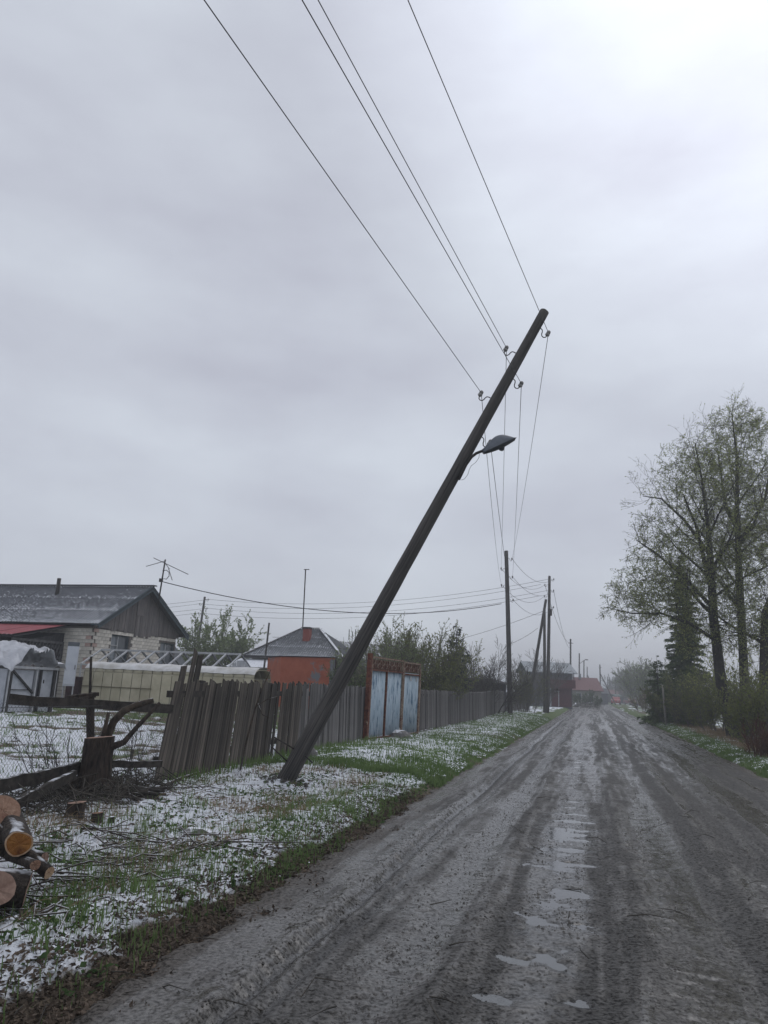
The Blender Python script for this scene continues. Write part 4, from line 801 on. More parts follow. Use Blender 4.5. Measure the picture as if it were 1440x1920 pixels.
# ------------------------------------------------------------------ yard things on the left
# plastic hut
ha = at(13, 1300, 18.6); hb = at(99, 1300, 20.2); ha = onG(ha); hb = onG(hb); hx2 = (hb - ha); hx2.z = 0; hW = hx2.length; hx2.normalize(); hy2 = Vector((-hx2.y, hx2.x, 0)); hzb = ha.z
def up_(a, o, z): return Vector((ha.x, ha.y, hzb)) + hx2 * a + hy2 * o + Vector((0, 0, z))
htop = CAMH + .06 - hzb
uroot = thing('garden_hut', 'small timber-framed hut with crumpled white plastic sheeting over its roof', 'hut', ha)
for a, o in ((0.03, 0), (hW - .03, 0), (0.03, 2.6), (hW - .03, 2.6)): q = MB(); q.beam(up_(a, o, -.1), up_(a, o, htop), .075, .075, hy2); q.build('post', M['darkwood'], uroot)
for a in (-.035, hW + .025): q = MB(); q.beam(up_(a, -.02, 0), up_(a, -.02, htop), .025, .03, hy2); q.build('batten', M['whiteframe'], uroot)
q = MB(); q.beam(up_(-.05, -.03, htop + .03), up_(hW + .05, -.03, htop + .03), .07, .06); q.build('top_rail', M['whiteframe'], uroot)
for a in (hW * .56, hW * .66): q = MB(); q.beam(up_(a, -.005, 0), up_(a, -.005, htop), .05, .06, hy2); q.build('stud', M['darkwood'] if a > hW * .6 else M['whiteframe'], uroot)
for a0, a1 in ((.08, hW * .52), (hW * .69, hW - .075)): q = MB(); q.box(up_((a0 + a1) / 2, .03, htop * .5), a1 - a0, .012, htop - .06, hx2, hy2); q.build('plastic_panel', M['plasticw'], uroot)
q = MB(); q.beam(up_(.08, -.0, htop - .05), up_(hW * .53, -.0, htop * .45), .05, .045); q.build('diagonal_brace', M['darkwood'], uroot)
q = MB(); q.beam(up_(.08, -.001, htop * .52), up_(hW * .52, -.001, htop * .52), .02, .02); q.build('cross_rail', M['darkwood'], uroot)
q = MB(); q.box(up_(hW * .76, .015, htop * .72), .02, .02, .09, hx2, hy2); q.build('latch', M['iron'], uroot)
nu, nv = 40, 34; vs = []; fs = []
for i in range(nu + 1):
    for j in range(nv + 1):
        u = i / nu; v = j / nv; a = -.28 + (hW + .42) * u; o = -.22 + 3.1 * v
        hgt = htop + .08 + .60 * max(0, math.sin(math.pi * min(1, max(0, u * .96 + .02)))) ** .8
        nz1 = float(fbm(a * 3, o * 3, 1.0, 4, 130)) - .5; nz2 = abs(float(fbm(a * 2 + o, o - a, .22, 3, 140, .65)) - .5)
        dr = -.16 * max(0, 1 - v * 6) * (1 + math.sin(u * 17) * .5)
        vs.append(up_(a, o - .12 * nz1, hgt + .20 * nz1 - .42 * nz2 + dr))
for i in range(nu):
    for j in range(nv): fs.append((i * (nv + 1) + j, (i + 1) * (nv + 1) + j, (i + 1) * (nv + 1) + j + 1, i * (nv + 1) + j + 1))
q = MB(); q.add(vs, fs); o = q.build('plastic_sheet', M['plastic'], uroot, True); sm_ = o.modifiers.new('thickness', 'SOLIDIFY'); sm_.thickness = .008
q = MB(); q.box(up_(-.03, 1.3, htop * .5), .012, 2.5, htop - .04, hx2, hy2); q.build('plastic_panel', M['plasticw'], uroot)
q = MB(); q.box(up_(hW + .03, 1.3, htop * .5), .012, 2.5, htop - .04, hx2, hy2); q.build('plastic_panel', M['plasticw'], uroot)
# white cabinet on legs
ca = onG(at(117, 1285, 25.4)); cx1 = Vector((.93, .36, 0)).normalized(); cy1 = Vector((-cx1.y, cx1.x, 0))
croot = thing('cabinet', 'tall white enamel cabinet on legs against the brick corner', 'cabinet', ca)
c0 = Vector((ca.x, ca.y, 0)); cz0, cz1 = 1.08, 2.56; cw_ = .36
def cp(a, o, z): return c0 + cx1 * a + cy1 * o + Vector((0, 0, z))
q = MB(); q.hexa([cp(0, 0, cz0), cp(cw_, 0, cz0), cp(cw_, 1.1, cz0), cp(0, 1.1, cz0), cp(0, 0, cz1 - .17), cp(cw_, 0, cz1 - .17), cp(cw_, 1.1, cz1), cp(0, 1.1, cz1)]); q.build('body', M['cabinet'], croot)
q = MB(); q.hexa([cp(0, -.004, cz1 - .168), cp(cw_ + .002, -.004, cz1 - .168), cp(cw_ + .002, 1.1, cz1 + .002), cp(0, 1.1, cz1 + .002), cp(0, -.004, cz1 - .03), cp(cw_ + .002, -.004, cz1 - .03), cp(cw_ + .002, 1.1, cz1 + .01), cp(0, 1.1, cz1 + .01)]); q.build('top_panel', M['cabgrey'], croot)
q = MB(); q.box(cp(cw_ / 2, -.012, (cz0 + cz1) / 2 - .1), cw_ - .04, .02, cz1 - cz0 - .3, cx1, cy1); d_ = q.build('door', M['cabinet'], croot)
q = MB(); q.box(cp(cw_ - .05, -.03, 1.7), .02, .03, .14, cx1, cy1); q.build('handle', M['iron'], d_)
for a, o in ((.03, .05), (cw_ - .03, .05), (.03, 1.0), (cw_ - .03, 1.0)): q = MB(); q.tube([cp(a, o, ca.z - .05), cp(a, o, cz0)], .02, 6); q.build('leg', M['whiteframe'], croot)
# dark box
bx0 = onG(at(139, 1300, 27.0)); broot = thing('storage_box', 'dark maroon wooden box standing between the cabinet and yellow greenhouse', 'box', bx0)
q = MB(); q.box(bx0 + Vector((0, 0, .42)), .46, .46, .86); q.build('body', M['maroon'], broot); q = MB(); q.box(bx0 + Vector((0, 0, .875)), .52, .52, .05); q.build('lid', M['maroon'], broot)
# yellow greenhouse
ya = at(152, 1300, 26.6); yb = at(474, 1300, 25.2); ya = onG(ya); yb = onG(yb); yx = yb - ya; yx.z = 0; yL = yx.length; yx.normalize(); yy = Vector((-yx.y, yx.x, 0)); yz = ya.z
yroot = thing('greenhouse', 'long low greenhouse of yellowed panels with snow along its top', 'greenhouse', ya)
def yp(a, o, z): return Vector((ya.x, ya.y, yz)) + yx * a + yy * o + Vector((0, 0, z))
yH = CAMH + .20 - yz; npn = 17
for i in range(npn):
    a0, a1 = yL * i / npn + .012, yL * (i + 1) / npn - .012
    q = MB(); q.hexa([yp(a0, 0, -.05), yp(a1, 0, -.05), yp(a1, .02, -.05), yp(a0, .02, -.05), yp(a0, .03, yH - .12), yp(a1, .03, yH - .12), yp(a1, .05, yH - .12), yp(a0, .05, yH - .12)]); q.build('wall_panel', M['ypanel'], yroot)
    q = MB(); prof = [(.03, yH - .12), (.06, yH), (.18, yH + .10), (.45, yH + .17), (.9, yH + .19), (1.4, yH + .15), (1.6, yH - .1)]; vs = []
    for o_, z_ in prof: vs += [yp(a0, o_, z_), yp(a1, o_, z_)]
    q.add(vs, [(2 * k, 2 * k + 1, 2 * k + 3, 2 * k + 2) for k in range(len(prof) - 1)]); o = q.build('roof_panel', M['ypanel'], yroot, True); sm_ = o.modifiers.new('thickness', 'SOLIDIFY'); sm_.thickness = .01
q = MB(); q.hexa([yp(0, .06, -.05), yp(yL, .06, -.05), yp(yL, 1.6, -.05), yp(0, 1.6, -.05), yp(0, .08, yH - .14), yp(yL, .08, yH - .14), yp(yL, 1.58, yH - .14), yp(0, 1.58, yH - .14)]); q.build('inner_frame', M['yseam'], yroot)
q = MB(); q.beam(yp(0, -.012, yH * .5), yp(yL * .42, -.012, yH * .5), .02, .03); q.build('batten', M['yseam'], yroot)
q = MB(); q.box(yp(-.012, .8, yH * .45), .02, 1.55, yH * .95, yx, yy); q.build('end_panel', M['ypanel'], yroot)
vs = []; fs = []; nu = 70; prof = [(.03, yH + .0), (.10, yH + .075), (.2, yH + .15), (.45, yH + .225), (.9, yH + .245), (1.4, yH + .2)]
for i in range(nu + 1):
    for k, (o_, z_) in enumerate(prof):
        nzv = float(fbm(i * .3, k * .8, 1.5, 3, 160)) - .5; vs.append(yp(yL * i / nu, o_ + .02 * nzv, z_ + .05 * nzv + .005))
for i in range(nu):
    for k in range(5): fs.append((i * 6 + k, (i + 1) * 6 + k, (i + 1) * 6 + k + 1, i * 6 + k + 1))
q = MB(); q.add(vs, fs); o = q.build('snow_layer', M['thinsnow'], yroot, True)
# white rafter frame behind
fa = at(190, 1217, 30.2); fb = at(452, 1228, 28.5); fa.z = (fa.z + fb.z) / 2; fb.z = fa.z; fx = fb - fa; fL = fx.length; fx.normalize(); fy = Vector((-fx.y, fx.x, 0)); fz = zat(fa.x, fa.y)
froot = thing('rafter_greenhouse', 'bare white rafter frame of a gabled greenhouse behind the yellow one', 'greenhouse', Vector((fa.x, fa.y, fz)))
def fp(a, o, z): return Vector((fa.x, fa.y, 0)) + fx * a + fy * o + Vector((0, 0, z))
rz = fa.z; ez_ = rz - .62
q = MB(); q.beam(fp(0, 0, rz), fp(fL, 0, rz), .075, .075); q.build('ridge_bar', M['whiteframe'], froot)
for sg in (-1, 1):
    q = MB(); q.beam(fp(-.2, sg * 1.1, ez_), fp(fL, sg * 1.1, ez_), .05, .05); q.build('eave_bar', M['whiteframe'], froot)
    for i in range(11):
        a = fL * (i + .0) / 10
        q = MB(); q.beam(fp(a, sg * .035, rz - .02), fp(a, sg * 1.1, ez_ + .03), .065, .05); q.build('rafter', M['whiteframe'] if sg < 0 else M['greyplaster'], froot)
        if i % 2 == 0: q = MB(); q.beam(fp(a, sg * 1.1, fz - .05), fp(a, sg * 1.1, ez_ - .026), .045, .045, fx); q.build('stud', M['whiteframe'], froot)
for k in range(3):
    o0 = -1.05 + k * .7; q = MB(); zt = lambda o: rz - .05 - abs(o) / 1.1 * .6
    q.hexa([fp(fL + .03, o0, fz), fp(fL + .03, o0 + .66, fz), fp(fL + .04, o0 + .66, fz), fp(fL + .04, o0, fz), fp(fL + .03, o0, zt(o0)), fp(fL + .03, o0 + .66, zt(o0 + .66)), fp(fL + .04, o0 + .66, zt(o0 + .66)), fp(fL + .04, o0, zt(o0))]); q.build('glazing_panel', M['plasticw'], froot)
# ------------------------------------------------------------------ netting fence, stump, logs
wroot = thing('netting_fence', 'rusty wire netting fence with split rails beside the big stump', 'fence', onG(SD(8, 5.5)))
def rail(a, b, w, h, name='rail', mat='rail', tw=0):
    m = MB(); A_, B_ = Vector(a), Vector(b); k = 8; rr = random.Random(int(w * 1e4 + A_.x * 77)); prev = None
    pts = [A_.lerp(B_, i / k) + Vector((0, 0, rr.uniform(-.008, .008))) for i in range(k + 1)]
    vs = []; fs = []; d = (B_ - A_).normalized(); x = d.cross(Vector((0, 0, 1))).normalized(); u = x.cross(d)
    for i, p in enumerate(pts):
        hh = h / 2 * rr.uniform(.88, 1.05); ww = w / 2 * rr.uniform(.9, 1.05); vs += [p - x * ww - u * hh, p + x * ww - u * hh, p + x * ww + u * hh, p - x * ww + u * hh]
    for i in range(k):
        for j in range(4): fs.append((i * 4 + j, i * 4 + (j + 1) % 4, i * 4 + 4 + (j + 1) % 4, i * 4 + 4 + j))
    fs += [(3, 2, 1, 0), (k * 4, k * 4 + 1, k * 4 + 2, k * 4 + 3)]
    m.add(vs, fs); return m.build(name, M[mat], wroot)
rail(at(19, 1311, 8.3), at(322, 1330, 10.4), .05, .115)
rail(at(205, 1433, 9.6), at(302, 1432, 10.3), .05, .085)
rail(at(-40, 1482, 7.6), at(150, 1440, 9.0), .05, .13)
rail(at(20, 1512, 7.4), at(140, 1452, 8.6), .05, .10)
rail(at(128, 1308, 9.2), at(182, 1301, 9.5), .09, .05, 'broken_slat', 'bark'); rail(at(140, 1312, 9.15), at(176, 1305, 9.5), .06, .03, 'broken_slat', 'bark')
pp = onG(at(166, 1480, 9.55))
m = MB(); m.tube([pp - Vector((0, 0, .2)), pp.lerp(at(169, 1310, 9.55), .5) + Vector((.015, 0, 0)), at(169, 1305, 9.55)], [.055, .05, .055], 8); m.build('post', M['bark'], wroot, True)
m = MB(); m.tube([at(168, 1318, 9.6), at(171, 1231, 9.6)], [.019, .016], 8); m.build('thin_post', M['rail'], wroot, True)
net = Tubes(); net_h = 1.0
for sgn in (1, -1):
    for i in range(-24, 130):
        a = 5.2 + i * .05; pts = []; s_a, z_a, s_b, z_b = a, 0, a + sgn * net_h, net_h
        t0, t1 = 0., 1.
        lo_, hi_ = 5.2, 10.3
        ss = [(s_a + (s_b - s_a) * t, t) for t in np.linspace(0, 1, 41)]; ss = [t for s_, t in ss if lo_ <= s_ <= hi_]
        if len(ss) < 3: continue
        for t in (ss[0], (ss[0] + ss[-1]) / 2, ss[-1]):
            s_ = s_a + (s_b - s_a) * t; g0 = SD(s_, 5.75 + .06 * math.sin(s_ * 2.1)); pts.append(onG(g0, net_h * t * (1 + .03 * math.sin(s_ * 3)) + .03))
        net.add(pts, [.0014] * 3)
for z in (0.05, 1.0): net.add([onG(SD(5.2 + 5.1 * i / 6, 5.75), z) for i in range(7)], [.003] * 7)
tag(net.build('wire_netting', M['wire'], wroot, 3), 'fine diagonal wire netting', kind='stuff')
# big stump
def stump(c, r, h, seed, label, flare=.5, topm='cutgrey', tilt_=(0, 0), k=12, n=28, cat='stump', group='tree stumps', name='tree_stump'):
    rr = random.Random(seed); root = thing(name, label, cat, c, group); ph = [rr.uniform(0, 6.28) for _ in range(6)]
    vs = []; fs = []
    for i in range(k + 1):
        t = i / k; z = -.08 + (h + .08) * t
        for j in range(n):
            an = 2 * math.pi * j / n; fl = 1 + flare * (1 - t) ** 3 * (1 + .6 * math.sin(4 * an + ph[0])) + .05 * math.sin(3 * an + ph[1]) + .035 * math.sin(9 * an + ph[2] + t) + rr.uniform(-.03, .03)
            vs.append(c + Vector((math.cos(an) * r * fl + tilt_[0] * t * h, math.sin(an) * r * fl + tilt_[1] * t * h, z + (math.cos(an) * .10 * r * (t > .99)))))
    for i in range(k):
        for j in range(n): fs.append((i * n + j, i * n + (j + 1) % n, (i + 1) * n + (j + 1) % n, (i + 1) * n + j))
    m = MB(); m.add(vs, fs); m.build('bark', M['bark'], root, True)
    top = vs[k * n:]; cc = sum((Vector(p) for p in top), Vector()) / n; m = MB(); m.add(top + [cc + (Vector(p) - cc) * .5 + Vector((0, 0, rr.uniform(-.004, .006))) for p in top] + [cc], [(j, (j + 1) % n, n + (j + 1) % n, n + j) for j in range(n)] + [(n + j, n + (j + 1) % n, 2 * n) for j in range(n)])
    m.build('cut_face', M[topm], root); return root
SC = onG(gr(171, 1500, .1)); sr = stump(SC, .165, .66, 4, 'large dark tree stump with a sawn flat top by the netting fence', .55)
zd = 9.3
m = MB(); m.tube([at(192, 1420, zd - .1), at(200, 1385, zd), at(213, 1353, zd), at(232, 1333, zd), at(256, 1322, zd + .05), at(288, 1313, zd + .1)], [.06, .052, .046, .043, .038, .03], 10)
lr = tag(m.build('broken_limb', M['limbbark'], None, True), 'thick bent broken limb arching up behind the large stump', 'limb')
m = MB(); m.tube([at(205, 1402, 9.0), at(232, 1392, 9.1), at(258, 1362, 9.2), at(300, 1318, 9.3)], [.045, .036, .028, .022], 8); tag(m.build('broken_limb', M['bark'], None, True), 'thin straight dead limb slanting up right of the stump', 'limb')
m = MB(); m.tube([at(188, 1400, 9.2), at(196, 1370, 9.2), at(204, 1335, 9.2)], [.03, .028, .02], 8); tag(m.build('broken_limb', M['limbbark'], None, True), 'short upright shoot right behind the stump top', 'limb')
stump(onG(gr(137, 1540, .1)), .085, .15, 5, 'small snow-ringed stump in front of the large stump', .9, tilt_=(.1, 0))
stump(onG(gr(180, 1549, .1)), .05, .11, 6, 'tiny stump with reddish cut top right of the small stump', .3, 'cutpink')
stump(onG(gr(207, 1550, .1)), .03, .09, 7, 'tiny snow-capped stub between the stump and log pile', .3, 'snow')
def log(c, d, r, L, label, face, seed, irregular=.08, snowcap=False):
    rr = random.Random(seed); d = Vector(d).normalized(); x = d.cross(Vector((0, 0, 1))).normalized(); y = x.cross(d); n = 30; ph = [rr.uniform(0, 6.28) for _ in range(5)]
    rad = [r * (1 + irregular * math.sin(2 * 6.283 * j / n + ph[0]) + .6 * irregular * math.sin(3 * 6.283 * j / n + ph[1]) + rr.uniform(-.02, .02)) for j in range(n)]
    root = thing('cut_log', label, 'log', c - d * L * .5 - Vector((0, 0, r)), 'sawn logs in the pile'); vs = []; fs = []; k = 8
    for i in range(k + 1):
        for j in range(n): an = 2 * math.pi * j / n; q = rad[j] * (1 + rr.uniform(-.02, .02)) * (.985 if i == 0 else 1); vs.append(c - d * (L * i / k) + (x * math.cos(an) + y * math.sin(an)) * q)
    for i in range(k):
        for j in range(n): fs.append((i * n + j, i * n + (j + 1) % n, (i + 1) * n + (j + 1) % n, (i + 1) * n + j))
    fs.append(tuple(k * n + j for j in range(n))); m = MB(); m.add(vs, fs); m.build('bark', M['barksnow'], root, True)
    def ringface(a, b, dd, mat, nm, parent):
        vs = []; fs = []
        for f_ in (a, (a + b) / 2, b):
            for j in range(n): an = 2 * math.pi * j / n; vs.append(c + d * (dd + rr.uniform(-.002, .003)) + (x * math.cos(an) + y * math.sin(an)) * rad[j] * f_)
        for i in range(2):
            for j in range(n): fs.append((i * n + j, i * n + (j + 1) % n, (i + 1) * n + (j + 1) % n, (i + 1) * n + j))
        if b < .1: fs.append(tuple(2 * n + j for j in range(n)))
        qd = d.to_track_quat('Z', 'Y'); qi = qd.inverted(); m = MB(); m.add([tuple(qi @ (Vector(p) - c)) for p in vs], fs); o = m.build(nm, M[mat], parent, False, c) if parent is root else m.build(nm, M[mat], parent, False, WLOC[parent])
        if parent is root: o.rotation_mode = 'QUATERNION'; o.rotation_quaternion = qd
        return o
    if face == 'heart':
        f0 = ringface(.985, .86, .002, 'sapwood', 'cut_face', root); ringface(.862, .05, .003, 'heart', 'heartwood', f0)
    else: ringface(.985, .05, .003, face, 'cut_face', root)
    if snowcap:
        vs = []; fs = []; k2 = 10
        for i in range(k2 + 1):
            for j in range(7):
                if j == 0: ext = .10 + .16 * rr.random() * (1 if 0 < i < k2 else .3); sh_ = rr.uniform(-.25, .25)
                an = math.pi / 2 + sh_ + (j - 3) * ext; lift = .022 * math.sin(math.pi * j / 6) ** .7 * math.sin(math.pi * min(1, max(0, (i + .15) / (k2 + .3)))) ** .5 * (.6 + rr.random() * .6) - .004; vs.append(c - d * (L * (.03 + .9 * (i + rr.uniform(-.3, .3)) / k2)) + (x * math.cos(an) + y * math.sin(an)) * (r * 1.0 + lift))
        for i in range(k2):
            for j in range(6): fs.append((i * 7 + j, i * 7 + j + 1, (i + 1) * 7 + j + 1, (i + 1) * 7 + j))
        m = MB(); m.add(vs, fs); m.build('snow_cap', M['snow'], root, True)
    return root
log(at(35, 1582, 5.0), (.50, -.84, -.06), .080, 1.1, 'log with an orange sawn face and pale rim in the pile', 'heart', 1, .07, False)
log(at(4, 1520, 5.35), (.45, -.55, .62), .12, .9, 'thick log with a rough pink sawn face on top of the pile', 'cutpink', 2, .07)
log(at(-4, 1668, 4.55), (.86, -.5, .10), .10, 1.0, 'log with a dull brown end at the bottom left of the pile', 'cutgrey', 3, .10)
log(at(52, 1652, 4.9) - Vector((0, 0, .05)), (.75, .25, -.12), .11, 1.3, 'dark bark-covered log lying under the orange-faced log', 'cutgrey', 4, .08, False)
log(at(82, 1606, 5.3) - Vector((0, 0, .02)), (.93, -.3, -.1), .045, .8, 'thin dark log lying across the right of the pile', 'cutgrey', 5, .08, False)
log(at(92, 1636, 5.0), (.85, -.4, -.35), .038, .7, 'slender log end poking out right of the pile', 'sapwood', 6, .08)
log(at(66, 1622, 4.85), (.6, -.75, .1), .03, .6, 'short branch end with pinkish cut below the orange log', 'cutpink', 7, .08, False)
# prostrate dark root clump right of the stump
for k_ in range(9):
    rq = random.Random(60 + k_); an = k_ * .7 + rq.uniform(-.2, .2); m = MB(); p = SC + Vector((math.cos(an) * .14, math.sin(an) * .14, .16)); q1 = onG(SC + Vector((math.cos(an) * .34, math.sin(an) * .30, 0)), .05); q2 = onG(SC + Vector((math.cos(an + .2) * rq.uniform(.5, .8), math.sin(an + .2) * rq.uniform(.4, .7), 0)), -.01)
    m.tube([p, q1, q1.lerp(q2, .5) + Vector((0, 0, .015)), q2], [.07, .05, .035, .012], 8); m.build('root', M['bark'], sr, True)
rr = random.Random(3); m = MB()
for i in range(16):
    a = at(rr.uniform(205, 250), rr.uniform(1470, 1500), 8.9 + rr.uniform(-.2, .3)); a = onG(a, rr.uniform(.0, .07)); b = a + Vector((rr.uniform(.1, .55), rr.uniform(-.2, .25), rr.uniform(-.02, .07))); m.tube([a, (a + b) / 2 + Vector((0, 0, rr.uniform(0, .04))), b], [.035, .03, .012], 6)
tag(m.build('root_clump', M['rail'], None, True), 'snow-dusted clump of dark roots on the ground right of the large stump', 'roots')
m = MB(); p0 = onG(gr(285, 1492, .1), .03); p1 = onG(gr(425, 1438, .1), .05); m.tube([p0, p0.lerp(p1, .3) + Vector((0, 0, .02)), p0.lerp(p1, .7) + Vector((0, 0, -.01)), p1], [.016, .02, .016, .01], 7); tag(m.build('fallen_branch', M['limbbark'], None, True), 'long fallen branch along the foot of the leaning plank fence', 'branch')
# stones
def stone(c, r, seed, label, sq=(1, 1, .7), mat='stone'):
    me_ = bpy.data.meshes.new('stone'); import bmesh
    b = bmesh.new(); bmesh.ops.create_icosphere(b, subdivisions=2, radius=1)
    rr = random.Random(seed)
    for v in b.verts: q = 1 + rr.uniform(-.14, .14); v.co = Vector((v.co.x * r * sq[0] * q, v.co.y * r * sq[1] * q, v.co.z * r * sq[2] * q + r * sq[2] * .5))
    b.to_mesh(me_); b.free(); return tag(link('stone', me_, M[mat], None, c), label, 'stone', 'stones by the fence')
stone(onG(gr(750, 1385, .13)), .21, 1, 'grey snow-topped stone block at the foot of the blue gate', (1.3, .8, .75))
stone(onG(gr(604, 1402, .13)), .10, 2, 'snowy stone right behind the leaning pole', (1.2, .8, .7))
stone(onG(gr(586, 1430, .13)), .10, 3, 'pale stone leaning at the right side of the leaning pole foot', (.8, .8, 1.3))
stone(onG(gr(522, 1436, .13)), .09, 4, 'snowy stone in the fence gap left of the leaning pole', (1.2, .8, .7))
stone(onG(gr(372, 1560, .1)), .11, 5, 'low snow-covered clod in the middle of the verge', (1.5, 1, .6))
# ------------------------------------------------------------------ hipped house and neighbours
KX = Vector((.962, -.272, 0)); KY = Vector((.272, .962, 0)); KO = at(452, 1275, 46.5); KO.z = 0
def kp(a, o, z): return KO + KX * a + KY * o + Vector((0, 0, z))
lo, hi = 1., 15.
for _ in range(40):
    md = (lo + hi) / 2
    if proj(kp(md, 0, 3.0))[0] < 643: lo = md
    else: hi = md
KL = lo; KD = 5.6
kroot = thing('hipped_house', 'cream house under a hipped grey corrugated roof with red chimney', 'house', Vector((KO.x, KO.y, zat(KO.x, KO.y))))
kz = zat(KO.x, KO.y); EZ2, RZ2 = 3.05, 4.95
q = MB(); q.hexa([kp(.4, .4, kz - .2), kp(KL - .4, .4, kz - .2), kp(KL - .4, KD - .4, kz - .2), kp(.4, KD - .4, kz - .2), kp(.4, .4, 2.95), kp(KL - .4, .4, 2.95), kp(KL - .4, KD - .4, 2.95), kp(.4, KD - .4, 2.95)]); q.build('wall', M['cream'], kroot)
fr = MB(); fr.box(kp(2.1, .37, 2.0), .95, .06, 1.2, KX, KY); w_ = fr.build('window', M['greyplaster'], kroot); q = MB(); q.box(kp(2.1, .335, 2.0), .75, .02, .95, KX, KY); q.build('pane', M['cutgrey'], w_)
q = MB(); q.box(kp(3.35, .37, 1.9), .9, .05, 1.7, KX, KY); q.build('shed_door', M['darkwood'], kroot)
hl = KD / 2; sl2 = math.hypot(hl, RZ2 - EZ2); ins2 = 2.6
V1 = (KY * hl + Vector((0, 0, RZ2 - EZ2))).normalized(); lim1 = lambda u: (0, min(u, KL - u) / ins2 * sl2)
roof_plane(kroot, 'roof_slope', M['slate2'], kp(0, 0, EZ2), KX, V1, 0, KL, sl2, max(6, int(KL / 1.1)), 3, lim=lim1, seed=7)
V2 = (-KX * ins2 + Vector((0, 0, RZ2 - EZ2))).normalized(); s3 = math.hypot(ins2, RZ2 - EZ2); lim2 = lambda u: (0, min(u, KD - u) / hl * s3)
roof_plane(kroot, 'roof_slope', M['slate2'], kp(KL, 0, EZ2), KY, V2, 0, KD, s3, 5, 3, lim=lim2, seed=8)
V3 = (KX * ins2 + Vector((0, 0, RZ2 - EZ2))).normalized(); roof_plane(kroot, 'roof_slope', M['slate2'], kp(0, 0, EZ2), KY, V3, 0, KD, s3, 3, 1, lim=lim2, seed=9)
V4 = (-KY * hl + Vector((0, 0, RZ2 - EZ2))).normalized(); roof_plane(kroot, 'roof_slope', M['slate2'], kp(0, KD, EZ2), KX, V4, 0, KL, sl2, 3, 1, lim=lim1, seed=10)
for a, b in ((kp(0, 0, EZ2), kp(ins2, hl, RZ2)), (kp(KL, 0, EZ2), kp(KL - ins2, hl, RZ2)), (kp(ins2, hl, RZ2), kp(KL - ins2, hl, RZ2))):
    q = MB(); q.beam(a + Vector((0, 0, .05)), b + Vector((0, 0, .05)), .17, .05); q.build('ridge_cap', M['stone'], kroot)
q = MB(); q.beam(kp(0, -.02, EZ2 - .1), kp(KL, -.02, EZ2 - .1), .03, .14); q.build('fascia', M['darkwood'], kroot)
ch = at(575, 1204, 47.2); q = MB(); q.box(ch + Vector((0, 0, .35)), .42, .42, 1.0, KX, KY); c_ = q.build('chimney', M['chimney'], kroot); q = MB(); q.box(ch + Vector((0, 0, .88)), .5, .5, .1, KX, KY); q.build('chimney_cap', M['iron'], c_)
q = MB(); q.hexa([kp(-.3, -1.6, 2.25), kp(KL * .52, -1.6, 2.25), kp(KL * .52, .3, 2.8), kp(-.3, .3, 2.8), kp(-.3, -1.6, 2.31), kp(KL * .52, -1.6, 2.31), kp(KL * .52, .3, 2.86), kp(-.3, .3, 2.86)]); q.build('porch_roof', M['stone'], kroot)
mst = at(569, 1190, 49); tp = at(573, 1068, 49)
root = thing('antenna_mast', 'thin tall antenna mast rising behind the red chimney', 'antenna', Vector((mst.x, mst.y, kz))); q = MB(); q.tube([Vector((mst.x, mst.y, kz)), tp], .04, 6); q.build('mast', M['iron'], root); q = MB(); q.beam(tp + Vector((-.12, 0, 0)), tp + Vector((.25, 0, .02)), .03, .05); q.build('antenna_rod', M['iron'], root)
# orange shed
oa = onG(at(524, 1280, 33.0)); ob = onG(at(626, 1280, 34.0)); ox = ob - oa; ox.z = 0; oL = ox.length; ox.normalize(); oy = Vector((-ox.y, ox.x, 0))
oroot = thing('orange_shed', 'flat-topped shed with a peeling orange painted wall', 'shed', oa); op = lambda a, o, z: Vector((oa.x, oa.y, 0)) + ox * a + oy * o + Vector((0, 0, z))
q = MB(); q.hexa([op(0, 0, oa.z - .1), op(oL, 0, oa.z - .1), op(oL, 2.2, oa.z - .1), op(0, 2.2, oa.z - .1), op(0, 0, 2.60), op(oL, 0, 2.68), op(oL, 2.2, 2.68), op(0, 2.2, 2.60)]); q.build('wall', M['orange'], oroot)
q = MB(); q.hexa([op(-.05, -.05, 2.605), op(oL + .05, -.05, 2.685), op(oL + .05, 2.25, 2.685), op(-.05, 2.25, 2.605), op(-.05, -.05, 2.64), op(oL + .05, -.05, 2.72), op(oL + .05, 2.25, 2.72), op(-.05, 2.25, 2.64)]); q.build('roof', M['darkwood'], oroot)
q = MB(); q.box(op(oL - .12, -.012, 1.5), .22, .02, 2.2, ox, oy); q.build('side_panel', M['greyplaster'], oroot)
q = MB(); q.box(op(oL + .35, .2, 1.4), .45, .3, 2.4, ox, oy); q.build('dark_post', M['darkwood'], oroot)
# roof behind
ra = at(652, 1210, 64); rroot = thing('far_house', 'low house with a snow-streaked roof behind the hipped roof', 'house', Vector((ra.x, ra.y, zat(ra.x, ra.y))))
q = MB(); q.box(Vector((ra.x + 1, ra.y + 2, 1.6)), 7, 5, 3.2); q.build('wall', M['palewall'], rroot)
rp_ = lambda a, o, z: Vector((ra.x, ra.y, 0)) + Vector((a, o, z))
q = MB(); q.add([rp_(-3, -.8, 3.1), rp_(5, -.8, 3.1), rp_(5, 2, 5.0), rp_(-2.2, 2, 5.3), rp_(5, 4.8, 3.1), rp_(-3, 4.8, 3.1)], [(0, 1, 2, 3), (3, 2, 4, 5), (0, 3, 5), (1, 4, 2), (0, 5, 4, 1)]); q.build('roof', M['stone'], rroot)
for i, px in enumerate((655, 661, 667)):
    q = MB(); t_ = at(px, 1180 + (i % 2) * 4, 64); q.tube([t_ - Vector((0, 0, .9)), t_], .035, 6); q.build('roof_pipe', M['iron'], rroot)
